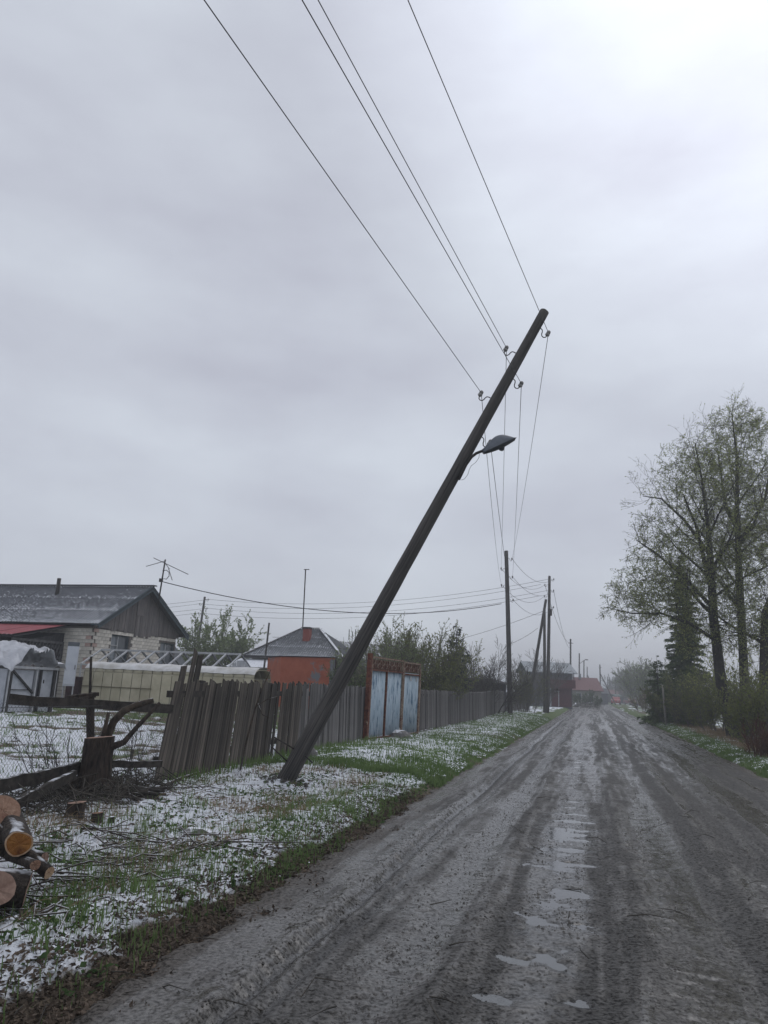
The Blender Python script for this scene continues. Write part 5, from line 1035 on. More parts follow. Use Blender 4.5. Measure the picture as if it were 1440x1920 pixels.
# dome polytunnel
dc = onG(at(838, 1290, 37)); droot = thing('polytunnel', 'small white domed polytunnel behind the fence by the dark spruce', 'polytunnel', dc); vs = []; fs = []
for i in range(9):
    for j in range(13): an = math.pi * j / 12; vs.append(dc + Vector((.75 * math.cos(an), i * .4, -.1 + 1.95 * math.sin(an) ** .8)))
for i in range(8):
    for j in range(12): fs.append((i * 13 + j, i * 13 + j + 1, (i + 1) * 13 + j + 1, (i + 1) * 13 + j))
fs += [tuple(range(13)), tuple(8 * 13 + j for j in range(12, -1, -1))]
q = MB(); q.add(vs, fs); q.build('cover', M['plastic'], droot, True)
for k in (0, 4, 8): q = MB(); q.tube([dc + Vector((.77 * math.cos(math.pi * j / 12), k * .4 - .01, -.1 + 1.98 * math.sin(math.pi * j / 12) ** .8)) for j in range(13)], .02, 5); q.build('hoop', M['greyplaster'], droot)
# long low dark shed roof behind the far fence
sa = onG(at(880, 1290, 48)); sroot = thing('low_shed', 'long low dark shed roof just showing above the far plank fence', 'shed', sa)
q = MB(); q.hexa([sa + Vector(v) for v in ((-1.2, 0, -.1), (2.6, 1.6, -.1), (2.0, 3, -.1), (-1.8, 1.4, -.1), (-1.2, 0, 1.7), (2.6, 1.6, 1.7), (2.0, 3, 1.9), (-1.8, 1.4, 1.9))]); q.build('wall', M['darkwood'], sroot)
q = MB(); q.hexa([sa + Vector(v) for v in ((-1.4, -.2, 1.70), (2.8, 1.5, 1.70), (2.1, 3.2, 2.0), (-2.0, 1.5, 2.0), (-1.4, -.2, 1.76), (2.8, 1.5, 1.76), (2.1, 3.2, 2.06), (-2.0, 1.5, 2.06))]); q.build('roof', M['darkwood'], sroot)
# ------------------------------------------------------------------ buildings down the road
def simple_house(name, label, px0, px1, Y, zw, zr, depth, wallm, roofm, cat='house', ridge_along=True, over=.35):
    a = at(px0, 1305, Y); b = at(px1, 1305, Y); L = (b - a).length; x = (b - a); x.z = 0; x.normalize(); y = Vector((-x.y, x.x, 0)); z0 = zat(a.x, a.y)
    root = thing(name, label, cat, Vector((a.x, a.y, z0))); P = lambda u, v, z: Vector((a.x, a.y, 0)) + x * u + y * v + Vector((0, 0, z))
    m = MB(); m.hexa([P(0, 0, z0 - .3), P(L, 0, z0 - .3), P(L, depth, z0 - .3), P(0, depth, z0 - .3), P(0, 0, zw), P(L, 0, zw), P(L, depth, zw), P(0, depth, zw)]); m.build('wall', M[wallm], root)
    m = MB(); o = over
    for sg in (0, 1):
        v0, v1 = (-o, depth / 2) if sg == 0 else (depth + o, depth / 2)
        zl = zw - .1; m.hexa([P(-o, v0, zl), P(L + o, v0, zl), P(L + o, v1, zr), P(-o, v1, zr), P(-o, v0, zl + .08), P(L + o, v0, zl + .08), P(L + o, v1, zr + .08), P(-o, v1, zr + .08)])
    m.build('roof', M[roofm], root)
    for u in (0.02, L - .1): m = MB(); m.add([P(u, .02, zw), P(u, depth - .02, zw), P(u, depth / 2, zr - .03), P(u + .08, .02, zw), P(u + .08, depth - .02, zw), P(u + .08, depth / 2, zr - .03)], [(0, 2, 1), (3, 4, 5), (0, 1, 4, 3), (1, 2, 5, 4), (2, 0, 3, 5)]); m.build('gable', M[wallm], root)
    return root, P, L
# two-storey dark house
kroot2, P, L = simple_house('two_storey_house', 'dark two-storey house with grey metal roof and maroon garage below', 994, 1073, 85, 3.9, 5.05, 6, 'twostorey', 'greymetal', over=.5)
q = MB(); q.box(P(L - 1.3, -.55, 3.05), 2.8, 1.1, .12, Vector((1, 0, 0)), Vector((0, 1, 0))); q.build('balcony_floor', M['garage'], kroot2)
q = MB(); q.box(P(L - 1.3, -1.08, 2.6), 2.8, .05, .8); q.build('balcony_front', M['garage'], kroot2)
for u in (.1, 1.4, 2.6): q = MB(); q.beam(P(L - 2.65 + u, -1.0, 3.11), P(L - 2.65 + u, -1.0, 3.95), .07, .07, Vector((0, 1, 0))); q.build('balcony_post', M['darkwood'], kroot2)
q = MB(); q.box(P(L - 1.3, -.03, 3.5), 1.6, .05, .6); w_ = q.build('window', M['lattice'], kroot2); q = MB(); q.box(P(L - 1.3, -.07, 3.5), 1.4, .02, .45); q.build('pane', M['glass'], w_)
q = MB(); q.box(P(L - 1.2, -.04, 1.25), 2.2, .06, 2.1); q.build('garage_door', M['garage'], kroot2)
for u, z0, z1 in ((L - 2.45, .2, 2.2), (L - 1.55, .2, 1.8)): q = MB(); q.beam(P(u, -.1, z0), P(u, -.1, z1), .1, .08, Vector((0, 1, 0))); q.build('door_frame', M['whiteframe'], kroot2)
for u0, u1, z in ((L - 2.45, L - .2, 2.26), (L - 2.2, L - 1.5, 1.86)): q = MB(); q.beam(P(u0, -.1, z), P(u1, -.1, z), .08, .1); q.build('door_frame', M['whiteframe'], kroot2)
r2, P, L = simple_house('red_roof_house', 'low pale house with a long faded red roof down the road', 1070, 1127, 112, 2.3, 4.1, 6, 'palewall', 'redroof2')
for u in (.9, 2.1): q = MB(); q.box(P(u, 2.6, 4.3), .3, .3, .8); q.build('chimney', M['greyplaster'], r2)
for u in (1.2, 3.0): q = MB(); q.box(P(u, -.03, 1.4), .8, .05, 1.0); w_ = q.build('window', M['whiteframe'], r2); q = MB(); q.box(P(u, -.07, 1.4), .6, .02, .8); q.build('pane', M['glass'], w_)
r3, P, L = simple_house('pink_roof_house', 'small far house with a pinkish roof at the road end', 1146, 1172, 190, 1.9, 3.2, 5, 'darkwood', 'redroof2')
r4, P, L = simple_house('green_garage', 'squat green garage beside the far red car', 1156, 1176, 178, 1.7, 2.1, 5, 'greenwall', 'greenwall', 'garage')
q = MB(); q.box(P(L / 2, -.04, .8), L * .7, .05, 1.5); q.build('garage_door', M['twostorey'], r4)
simple_house('far_barn', 'faint grey barn between the red roof and the twin poles', 1128, 1140, 150, 2.1, 3.0, 5, 'twostorey', 'twostorey', 'barn')
fr_ = thing('red_fence', 'low reddish board fence at the far right of the road end', 'fence', onG(at(1186, 1315, 165)))
a = at(1184, 1318, 165); b = at(1206, 1318, 160)
for i in range(14): p = onG(a.lerp(b, i / 13)); q = MB(); q.box(p + Vector((0, 0, .7)), .2, .03, 1.4); q.build('board', M['garage'], fr_)
q = MB(); q.beam(onG(a, 1.0), onG(b, 1.0), .05, .08); q.build('rail', M['garage'], fr_)
def car(c, yaw, paint, label):
    root = thing('parked_car', label, 'car', c, 'cars parked at the road end'); ex = Vector((math.cos(yaw), math.sin(yaw), 0)); ey = Vector((-ex.y, ex.x, 0)); P = lambda u, v, z: c + ex * u + ey * v + Vector((0, 0, z))
    def loft(prof, hw, nm, mat, parent=root):
        vs = []; n = len(prof)
        for v, ins_ in ((-hw, 0), (hw, 0)): vs += [P(u, v * (1 - .12 * max(0, z - .8)), z) for u, z in prof]
        fs = [tuple(range(n - 1, -1, -1)), tuple(range(n, 2 * n))] + [(i, (i + 1) % n, n + (i + 1) % n, n + i) for i in range(n)]
        q = MB(); q.add(vs, fs); return q.build(nm, mat, parent)
    loft([(-2.0, .3), (2.0, .3), (2.05, .65), (1.9, .85), (.9, .95), (.3, 1.42), (-1.1, 1.45), (-1.8, 1.0), (-2.05, .9)], .82, 'body', paint)
    loft([(.72, .98), (.25, 1.36), (-1.05, 1.38), (-1.6, 1.0)], .835, 'side_windows', M['glass'])
    for v in (-.5, .5):
        q = MB(); q.box(P(2.04, v, .68), .06, .3, .14, ex, ey); q.build('headlight', M['whiteframe'], root)
    for u in (-1.25, 1.3):
        for v in (-.78, .78):
            q = MB(); q.lathe(P(u, v - .1, .31), ey, [(0, .31), (.2, .31)], 14); w_ = q.build('wheel', M['tyre'], root); q = MB(); q.lathe(P(u, v + (.105 if v > 0 else -.125), .31), ey, [(0, .17), (.02, .17)], 12); q.build('rim', M['greymetal'], w_)
car(onG(at(1155, 1318, 150)), R_(250), M['carred'], 'bright red car parked at the end of the road')
car(onG(at(1183, 1318, 160)), R_(275), M['carmaroon'], 'dark maroon car parked right of the green garage')
# rubbish / timber heap in snow by the far verge
rr = random.Random(31); hp0 = onG(at(1092, 1316, 100)); m = MB()
for i in range(14): p = hp0 + Vector((rr.uniform(-1.8, 2.0), rr.uniform(-.8, .8), rr.uniform(.05, .5))); m.beam(p, p + Vector((rr.uniform(-1, 1), rr.uniform(-.6, .6), rr.uniform(-.1, .25))), .16, .1)
tag(m.build('timber_heap', M['stone'], None), 'snow-covered heap of timber on the verge below the red roof', 'heap')
# ------------------------------------------------------------------ trees
RMIN = [.004]
def grow(T, leaves, p, d, L, r, lvl, P, rr):
    """P: per level dict list"""
    q = P[lvl]; k = q.get('k', 5); pts = [p]; rads = [r]; cur = p.copy(); dd = d.copy(); st = L / k
    for i in range(k):
        dd = (dd + Vector((rr.gauss(0, q['wob']), rr.gauss(0, q['wob']), rr.gauss(0, q['wob']) + q.get('up', 0))) ).normalized(); cur = cur + dd * st; pts.append(cur.copy()); rads.append(max(RMIN[0], r * (1 - (1 - q.get('end', .25)) * (i + 1) / k)))
    T[min(lvl, len(T) - 1)].add([tuple(x) for x in pts], rads)
    last = lvl == len(P) - 1
    if q.get('leaf'):
        for _ in range(q['leaf']):
            i = rr.randrange(max(1, k // 3), k + 1); j = rr.random(); a = pts[i - 1].lerp(pts[i], j); leaves.append((tuple(a), tuple(dd)))
    if last: return
    n = q['n']; n = max(1, int(n * rr.uniform(.8, 1.2)))
    for c in range(n):
        t = q.get('from', .3) + (1 - q.get('from', .3)) * (c + rr.random()) / n; f = t * k; i = min(k - 1, int(f)); a = pts[i].lerp(pts[i + 1], f - i); ax = (pts[i + 1] - pts[i]).normalized()
        sp = R_(rr.uniform(*q['ang'])); s_ = ax.cross(Vector((rr.gauss(0, 1), rr.gauss(0, 1), rr.gauss(0, 1)))).normalized(); nd = (ax * math.cos(sp) + s_ * math.sin(sp)).normalized()
        nl = L * rr.uniform(*q['len']) * (1.15 - q.get('taper', .5) * t); nr = max(.003, (rads[i] + (rads[i + 1] - rads[i]) * (f - i)) * rr.uniform(.45, .65))
        grow(T, leaves, a, nd, nl, nr, lvl + 1, P, rr)
def finish_tree(root, T, leaves, barkm, twigm, leafm, ls, lw, seed, sides=(8, 5, 3), droop=.0, crown_name='crown'):
    names = ['trunk', 'limbs', 'twigs']
    for i, t in enumerate(T):
        if t.g:
            o = t.build(names[i], M[barkm] if i < 2 else M[twigm], root, sides[i])
            if i: o['kind'] = 'stuff'
    if leaves:
        A = np.array(leaves); link(crown_name, leaf_mesh(crown_name, A[:, 0], A[:, 1], ls, lw, .8, seed, droop), M[leafm], root)['kind'] = 'stuff'
def fill_crown(T, leaves, blobs, n, rr, seed, lmax=1.6):
    """thin branches reaching from the limbs to points spread evenly through the crown"""
    r = np.random.RandomState(seed); nodes = []
    for t in T:
        for k, L in t.g.items():
            for pts, rad in L:
                for p in pts: nodes.append(p)
    nodes = np.array(nodes, float); tg = []
    for (c, ax, ay, az, w) in blobs:
        m = int(n * w); v = r.normal(0, 1, (m, 3)); v /= np.linalg.norm(v, axis=1, keepdims=True); q = r.rand(m, 1) ** .42; tg.append(np.array(c)[None] + v * q * np.array([ax, ay, az])[None] * (1 + r.normal(0, .06, (m, 1))))
    tg = np.concatenate(tg); d0 = np.array([np.min(np.sum((nodes - t) ** 2, 1)) for t in tg]); order = np.argsort(d0)
    for bi in range(0, len(order), 60):
        new = []
        for i in order[bi:bi + 60]:
            t = tg[i]; dd = np.sum((nodes - t) ** 2, 1) + .6 * np.clip(nodes[:, 2] - t[2] + .1, 0, 9) ** 2; j = int(np.argmin(dd)); a = nodes[j]; L = np.linalg.norm(t - a)
            if L < .12 or L > lmax: continue
            mid = a + (t - a) * .5 + np.array([r.normal(0, .06), r.normal(0, .06), -.02 + .10 * L]); T[1].add([tuple(a), tuple(mid), tuple(t)], [.006 + .007 * L, .006 + .003 * L, .004]); new += [mid, t, (mid + t) / 2]
            dr = (t - mid) / (np.linalg.norm(t - mid) + 1e-6)
            for k in range(5):
                b = mid + (t - mid) * r.rand(); v = dr + r.normal(0, .75, 3); v /= np.linalg.norm(v); l_ = r.uniform(.18, .42); e_ = b + v * l_ + np.array([0, 0, .02]); T[2].add([tuple(b), tuple((b + e_) / 2 + r.normal(0, .015, 3)), tuple(e_)], [.0045, .004, .003])
                for q in range(4): leaves.append((tuple(b + (e_ - b) * r.uniform(.2, 1.05)), tuple(v)))
        if new: nodes = np.concatenate([nodes, np.array(new)])
def ptree(label, base, trunk_pts, trunk_r, P, seed, barkm='willowbark', twigm='twig', leafm='leafnew', ls=.07, lw=.012, name='willow_tree', cat='tree', group=None, extra=(), droop=.2, lf=.25, blobs=None, nfill=0):
    """tree with a given trunk polyline"""
    rr = random.Random(seed); root = thing(name, label, cat, base, group); T = [Tubes(), Tubes(), Tubes()]; leaves = []
    for (tp_, tr_, n_, lr) in [(trunk_pts, trunk_r, P[0]['n'], P[0]['L'])] + list(extra):
        k = len(tp_); T[0].add([tuple(x) for x in tp_], tr_)
        for c in range(n_):
            t = lf + (1 - lf) * (c + rr.random()) / n_; f = t * (k - 1); i = min(k - 2, int(f)); a = tp_[i].lerp(tp_[i + 1], f - i); ax = (tp_[i + 1] - tp_[i]).normalized()
            sp = R_(rr.uniform(*P[0]['ang'])) * (1.25 - .5 * t); s_ = ax.cross(Vector((rr.gauss(0, 1), rr.gauss(0, 1), rr.gauss(0, 1)))).normalized(); nd = (ax * math.cos(sp) + s_ * math.sin(sp)).normalized()
            nd.z += .12; nd.normalize(); r0 = (tr_[i] + (tr_[i + 1] - tr_[i]) * (f - i)) * rr.uniform(.32, .5)
            grow(T[1:], leaves, a, nd, lr * rr.uniform(.7, 1.15) * (1.25 - .85 * t), max(.008, r0), 0, P[1:], rr)
    if blobs: fill_crown(T, leaves, blobs, nfill, rr, seed)
    finish_tree(root, T, leaves, barkm, twigm, leafm, ls, lw, seed, droop=droop); return root
WP = lambda L, n0: [dict(n=n0, L=L, ang=(35, 62)), dict(n=6, ang=(20, 48), len=(.42, .72), wob=.09, up=.05, k=6, **{'from': .2}), dict(n=4, ang=(20, 50), len=(.42, .72), wob=.12, up=.03, k=4, **{'from': .2}), dict(wob=.13, up=.0, k=3, leaf=1)]
def tpts(L, Y, rads):
    return [at(px, py, Y + (dy if len(t) > 2 else 0)) for t in L for (px, py, dy) in [(t + (0,))[:3]]], rads
TYa = 30.0
tp_, tr_ = tpts([(1378, 1392), (1352, 1280), (1338, 1160), (1333, 1070), (1328, 990), (1316, 900), (1303, 830)], TYa, [.27, .215, .19, .15, .10, .05, .02]); tp_[0].z = zat(tp_[0].x, tp_[0].y) - .2
ptree('tall budding willow with dark trunk leaning left over the road verge', tp_[0], tp_, tr_, WP(3.4, 16), 41, extra=[([at(1341, 1200, TYa), at(1292, 1168, TYa - .5), at(1240, 1150, TYa - 1), at(1185, 1150, TYa - 1.3), at(1150, 1142, TYa - 1.4)], [.085, .06, .042, .026, .012], 7, 2.0), ([at(1337, 1140, TYa), at(1280, 1080, TYa), at(1228, 1035, TYa - .2), at(1192, 1012, TYa - .4)], [.09, .06, .035, .015], 6, 2.3), ([at(1331, 1040, TYa), at(1283, 975, TYa + .3), at(1240, 935, TYa + .5), at(1205, 930, TYa + .8)], [.085, .06, .035, .015], 6, 2.3), ([at(1334, 1105, TYa), at(1318, 1040, TYa), at(1305, 985, TYa - .3), at(1282, 930, TYa - .6)], [.12, .09, .06, .03], 6, 2.2)], leafm='leafnew', ls=.08, lw=.015, lf=.33, group='budding willows', nfill=2100, blobs=[(tuple(at(1318, 985, TYa)), 2.7, 2.3, 3.6, .34), (tuple(at(1268, 1075, TYa - .4)), 2.2, 2.0, 2.6, .30), (tuple(at(1205, 1125, TYa - 1)), 1.5, 1.2, 1.2, .14), (tuple(at(1310, 880, TYa)), 1.7, 1.7, 1.6, .12), (tuple(at(1330, 1170, TYa)), 1.8, 1.6, 1.6, .10)])
TYb = 32.0
tp_, tr_ = tpts([(1402, 1388), (1396, 1280), (1390, 1160), (1385, 1060), (1382, 960), (1382, 860), (1372, 775)], TYb, [.25, .20, .175, .15, .11, .06, .02]); tp_[0].z = zat(tp_[0].x, tp_[0].y) - .2
ptree('tallest budding willow with upright trunk right of the leaning one', tp_[0], tp_, tr_, WP(3.4, 17), 42, extra=[([at(1388, 1000, TYb), at(1360, 950, TYb), at(1352, 890, TYb + .3), at(1345, 840, TYb)], [.11, .08, .05, .02], 6, 1.9), ([at(1387, 1020, TYb), at(1412, 985, TYb), at(1436, 930, TYb), at(1446, 860, TYb)], [.11, .08, .06, .02], 6, 2.2)], leafm='leafnew', ls=.08, lw=.015, lf=.33, group='budding willows', nfill=2000, blobs=[(tuple(at(1385, 900, TYb)), 2.3, 2.2, 3.3, .42), (tuple(at(1440, 960, TYb)), 2.4, 2.2, 3.4, .26), (tuple(at(1378, 1040, TYb)), 2.4, 2.2, 2.6, .22), (tuple(at(1385, 800, TYb)), 1.3, 1.2, 1.15, .10)])
tp_, tr_ = tpts([(1432, 1380), (1434, 1240), (1436, 1150), (1470, 1060), (1480, 980)], 28.5, [.22, .2, .17, .10, .03]); tp_[0].z = zat(tp_[0].x, tp_[0].y) - .2
ptree('dark willow trunk at the right picture edge', tp_[0], tp_, tr_, WP(3.0, 9), 43, leafm='leafnew', ls=.08, lw=.015, lf=.33, group='budding willows', nfill=700, blobs=[(tuple(at(1460, 1090, 28.5)), 2.4, 2.0, 2.8, .7), (tuple(at(1425, 1180, 28.5)), 1.6, 1.5, 1.5, .3)])
def spruce(label, base, H, Rb, seed, needlem='needle', name='spruce_tree', dens=1.0, group='spruces', top_spike=.05, shape=1.0):
    rr = random.Random(seed); root = thing(name, label, 'tree', base, group); T = Tubes(); T.add([tuple(base - Vector((0, 0, .2))), tuple(base + Vector((0, 0, H * .5))), tuple(base + Vector((0, 0, H)))], [.02 * H, .012 * H, .004]); T.build('trunk', M['willowbark'], root, 7)
    C_ = []; D_ = []; B2 = Tubes(); nw = int(H / .22 * dens)
    for w in range(nw):
        t = (w + .5) / nw; z = H * (.03 + .95 * t); rad = Rb * (1 - t) ** shape * rr.uniform(.8, 1.12) + .06
        nbr = max(4, int(9 * (1 - t) + 4))
        for b in range(nbr):
            z_ = z + rr.uniform(-.22, .22); az = rr.uniform(0, 6.283); L = rad * rr.uniform(.5, 1.2); dz = -.12 - .3 * (1 - t) + rr.uniform(-.08, .08); d = Vector((math.cos(az), math.sin(az), dz)); a = base + Vector((0, 0, z_)); e_ = a + d * L + Vector((0, 0, .10 * L)); B2.add([tuple(a), tuple(a.lerp(e_, .55) + Vector((0, 0, -.03 * L))), tuple(e_)], [.014, .009, .004])
            for s_ in range(max(5, int(L * 85 * dens))):
                u = rr.uniform(.12, 1.02); c = a.lerp(e_, u); wd = .20 * L * (1 - u * .6) + .05; side = Vector((-math.sin(az), math.cos(az), 0)) * rr.uniform(-wd, wd)
                C_.append(tuple(c + side + Vector((0, 0, rr.uniform(-.08, .03) - .1 * abs(rr.gauss(0, .3)))))); D_.append(tuple(d.normalized() + side * 2 + Vector((0, 0, rr.uniform(-.5, .1)))))
    B2.build('limbs', M['twig'], root, 3)['kind'] = 'stuff'; link('crown', leaf_mesh('crown', C_, D_, .15, .026, .35, seed), M[needlem], root)['kind'] = 'stuff'; return root
sb = onG(at(1272, 1350, 44)); tpv = at(1280, 1040, 44); spruce('tall dark spruce standing left of the willow trunks', Vector((tpv.x - .15, sb.y, sb.z)), tpv.z - sb.z, 1.15, 51, 'needle', shape=.5, dens=1.7)
spruce('low bushy green spruce at the left end of the right-hand trees', onG(at(1236, 1345, 46)), 4.0, 1.1, 52, shape=.6)
spruce('dark middle-height spruce behind the pale post', onG(at(1262, 1345, 50)), 4.0, 1.2, 53, 'needlebrown', shape=.6)
spruce('squat dark spruce under the tall spruce', onG(at(1300, 1360, 41)), 3.4, 1.1, 54, 'needlebrown', shape=.6)
sb = onG(at(860, 1290, 39)); tpv = at(857, 1172, 39); spruce('small pointed bluish spruce behind the far plank fence', Vector((tpv.x, sb.y, sb.z)), tpv.z - sb.z, 1.05, 55, 'needleb', shape=.6)
def shrub(label, c, H, Rr, nst, seed, twigm='twig', leafm=None, nleaf=0, ls=.06, lw=.015, spread=.35, name='bare_shrub', cat='shrub', group=None, n1=9, n2=6, r0=.02):
    RMIN[0] = max(.0025, math.hypot(c.x, c.y) * .00019); rr = random.Random(seed); root = thing(name, label, cat, c, group); T = [Tubes(), Tubes()]; leaves = []
    P = [dict(n=n1, ang=(12, 38), len=(.28, .5), wob=.07, up=.04, k=5, **{'from': .15}), dict(n=n2, ang=(15, 45), len=(.35, .6), wob=.1, up=.03, k=3, leaf=nleaf // 2, **{'from': .1}), dict(wob=.12, up=.02, k=2, leaf=nleaf)]
    for i in range(nst):
        az = rr.uniform(0, 6.283); ro_ = math.sqrt(rr.random()) * Rr; b = c + Vector((math.cos(az) * ro_ * .55, math.sin(az) * ro_ * .55, -.1)); b.z = zat(b.x, b.y) - .1 if abs(b.z - c.z) < 1 else b.z
        d = Vector((math.cos(az) * ro_ / Rr * spread, math.sin(az) * ro_ / Rr * spread, 1)).normalized(); grow(T, leaves, b, d, H * rr.uniform(.65, 1.0) * (1 - .22 * (ro_ / Rr) ** 2), r0 * rr.uniform(.7, 1.2), 0, P, rr)
    for t, nm, s_ in ((T[0], 'stems', 4), (T[1], 'twigs', 3)):
        if t.g: t.build(nm, M[twigm], root, s_)['kind'] = 'stuff'
    if leaves and leafm: A = np.array(leaves); link('foliage', leaf_mesh('foliage', A[:, 0], A[:, 1], ls, lw, .9, seed), M[leafm], root)['kind'] = 'stuff'
    return root
shrub('large dense bare twiggy shrub behind the fence right of the gate', onG(at(785, 1290, 31)), 3.8, 1.85, 62, 61, 'greytwig', 'leafolive', 6, .07, .022, .6, n1=10, n2=8)
shrub('budding greenish shrub directly behind the blue gate', onG(at(712, 1290, 28)), 3.4, 1.3, 40, 62, 'greytwig', 'leafpale', 4, .06, .02, .5, n1=10, n2=7)
shrub('dark evergreen-looking bush between the orange shed and the gate', onG(at(665, 1300, 26)), 2.1, .9, 26, 63, 'twig', 'leafgrn', 3, .05, .02, .5)
shrub('bare spreading fruit tree left of the far upright pole', onG(at(912, 1295, 44)), 4.0, 1.6, 9, 64, 'twig', None, 0, spread=.8, name='fruit_tree', cat='tree', n1=11, n2=8, r0=.035)
shrub('brownish bare shrub beside the small bluish spruce', onG(at(880, 1295, 42)), 3.2, 1.0, 34, 65, 'greytwig', 'leafpale', 1, .04, .012, .4)
shrub('leafy green yard tree behind the slanting pole', onG(at(412, 1230, 52)), 5.5, 2.2, 34, 66, 'greytwig', 'leafpale', 9, .13, .05, .42, name='yard_tree', cat='tree', r0=.03)
shrub('olive bush around the foot of the upright pole', onG(at(985, 1310, 52)), 2.7, 1.5, 22, 67, 'greytwig', 'leafolive', 3, .07, .022, .5)
shrub('bare tall bush behind the braced pole', onG(at(1000, 1300, 66)), 5.0, 2.2, 16, 68, 'greytwig', None, 0, spread=.6)
shrub('pale green bushes along the wall of the red roofed house', onG(at(1100, 1312, 105)), 2.2, 2.6, 18, 69, 'greytwig', 'leafgrn', 4, .12, .05, .6)
for i, (px, Y, H, Rr, tw, lm, lab, nl) in enumerate([(1352, 34, 1.9, 1.2, 'twig', 'leafolive', 'tangled olive bush behind the foot of the leaning willow', 2), (1425, 27, 2.0, 1.1, 'twig', 'leafolive', 'dense olive bush right of the tallest willow', 2), (1444, 21.5, 1.9, .8, 'twig', 'leafolive', 'dark bush nearest the right picture edge', 1), (1388, 34.5, 3.2, 1.2, 'twig', 'leafnew', 'yellowish budding bush between the two willow trunks', 2), (1318, 40, 2.5, 1.2, 'twig', 'leafolive', 'dim bush filling the gap left of the willow trunks', 2), (1290, 41, 2.0, 1.0, 'greytwig', 'leafolive', 'low dim bush under the tall spruce', 2), (1265, 44, 2.0, 1.0, 'greytwig', 'needlebrown', 'low brownish bush behind the pale post', 2), (1420, 20.5, .9, .7, 'redtwig', None, 'reddish bare bush low by the right road edge', 0)]):
    shrub(lab, onG(at(px, 1360, Y)), H * 1.2, Rr, 22, 70 + i, 'greytwig' if lm else tw, lm, nl * 2 + 2, .08, .026, .6, group='bushes under the right-hand trees')
for i, (px, Y, H, Rr, lab) in enumerate([(1216, 95, 6.0, 2.6, 'rounded pale budding tree just left of the spruces'), (1205, 120, 7.0, 2.8, 'pale feathery tree second from the spruces'), (1194, 150, 8.0, 2.6, 'thin pale poplar third from the spruces'), (1183, 175, 8.5, 2.2, 'faint slender poplar fourth from the spruces'), (1172, 215, 9.0, 2.4, 'faintest slender poplar behind the pink roof'), (1150, 240, 8.0, 2.2, 'faint bare poplar left of the pink roofed house')]):
    shrub(lab, onG(at(px, 1310, Y)), H, Rr, 18, 90 + i, 'greytwig', 'leafpale', 4, .16, .06, .35, name='poplar_tree', cat='tree', group='far pale trees')
shrub('brownish low bush at the far right verge', onG(at(1212, 1316, 80)), 2.2, 1.6, 16, 99, 'redtwig', 'leafpale', 2, .1, .03, .6)
# pale post on the right verge
pb_ = onG(at(1249, 1355, 42)); pt_ = at(1242, 1284, 42); m = MB(); m.tube([pb_ - Vector((0, 0, .1)), pb_.lerp(pt_, .5), pt_], [.06, .055, .045], 8); tag(m.build('pale_post', M['palepole'], None, True), 'pale thin bare post on the verge in front of the spruces', 'post')
# brush growing around the stump
shrub('tangle of bare thin shoots around the large stump', onG(gr(130, 1490, .1)), 1.0, .5, 14, 101, 'twig', None, 0, spread=.9, n1=6, n2=4, r0=.008)
shrub('sparse bare shoots right of the large stump', onG(gr(245, 1460, .1)), 1.0, .5, 9, 102, 'twig', None, 0, spread=.9, n1=5, n2=4, r0=.008)
m = MB(); m.tube([onG(gr(450, 1450, .1)), at(462, 1390, 9.9), at(478, 1330, 9.9), at(492, 1290, 9.9), at(508, 1255, 9.9)], [.016, .014, .011, .008, .004], 6); m.tube([at(483, 1318, 9.9), at(492, 1340, 9.85), at(505, 1346, 9.8)], [.007, .006, .003], 5); m.tube([at(480, 1325, 9.9), at(500, 1312, 9.8), at(520, 1306, 9.8)], [.007, .005, .003], 5)
tag(m.build('sapling', M['limbbark'], None, True), 'single bare sapling stem rising against the leaning plank fence', 'sapling')
# ------------------------------------------------------------------ ground cover (nobody could count it)
def scatter(n, s0, s1, d0, d1, seed, dens=None, bias=1.0):
    r = np.random.RandomState(seed); u = r.rand(n) ** bias; s = s0 + (s1 - s0) * u; d = d0 + (d1 - d0) * r.rand(n)
    if dens is not None: k = r.rand(n) < dens(s, d); s, d = s[k], d[k]
    return s, d
def surf(s, d):
    x = rx * s - ry * d; y = ry * s + rx * d; z = zg(x, y) + (fbm(s, d, .5, 3, 20) - .5) * .07 + (fbm(s, d, .09, 2, 30) - .5) * .05 + snow_val(s, d) * .02
    inr = sst(-3.9, -3.5, d) * sst(2.55, 2.2, d); return np.stack([x, y, z - .035 * inr], -1)
def blades(name, s, d, L, w, mat, seed, label, lean=.35, base=None):
    r = np.random.RandomState(seed); P = surf(s, d) if base is None else base; n = len(P); az = r.rand(n) * 6.283; ln = L * r.uniform(.5, 1.4, n); le = r.uniform(.1, 1, n) * lean
    dx = np.stack([np.cos(az), np.sin(az), np.zeros(n)], -1); sdv = np.stack([-np.sin(az), np.cos(az), np.zeros(n)], -1) * (w * r.uniform(.7, 1.3, n))[:, None]; up = np.array([0, 0, 1.])
    m1 = P + up * (ln * .55)[:, None] + dx * (ln * le * .3)[:, None]; m2 = P + up * (ln * (1 - .35 * le))[:, None] + dx * (ln * le)[:, None]; P = P - up * .01
    V = np.stack([P - sdv, P + sdv, m1 + sdv * .8, m1 - sdv * .8, m2], 1).reshape(-1, 3); i = np.arange(n)[:, None] * 5
    me_ = mesh_arrays(name, V, [i + np.array([0, 1, 2, 3]), i + np.array([3, 2, 4])]); return tag(link(name, me_, M[mat]), label, None, None, 'stuff')
gd = lambda s, d: (.16 + .9 * green_val(s, d)) * (.25 + .75 * sst(2.3, 2.6, d)) * (1 - .45 * snow_val(s, d)) * (.35 + .65 * sst(.38, .62, fbm(s, d, .35, 2, 150)))
s, d = scatter(52000, 2.6, 13, 2.3, 5.4, 201, gd, 1.3); blades('grass', s, d, .085, .0035, 'grass', 1, 'young green grass poking through the snow on the left verge', .5)
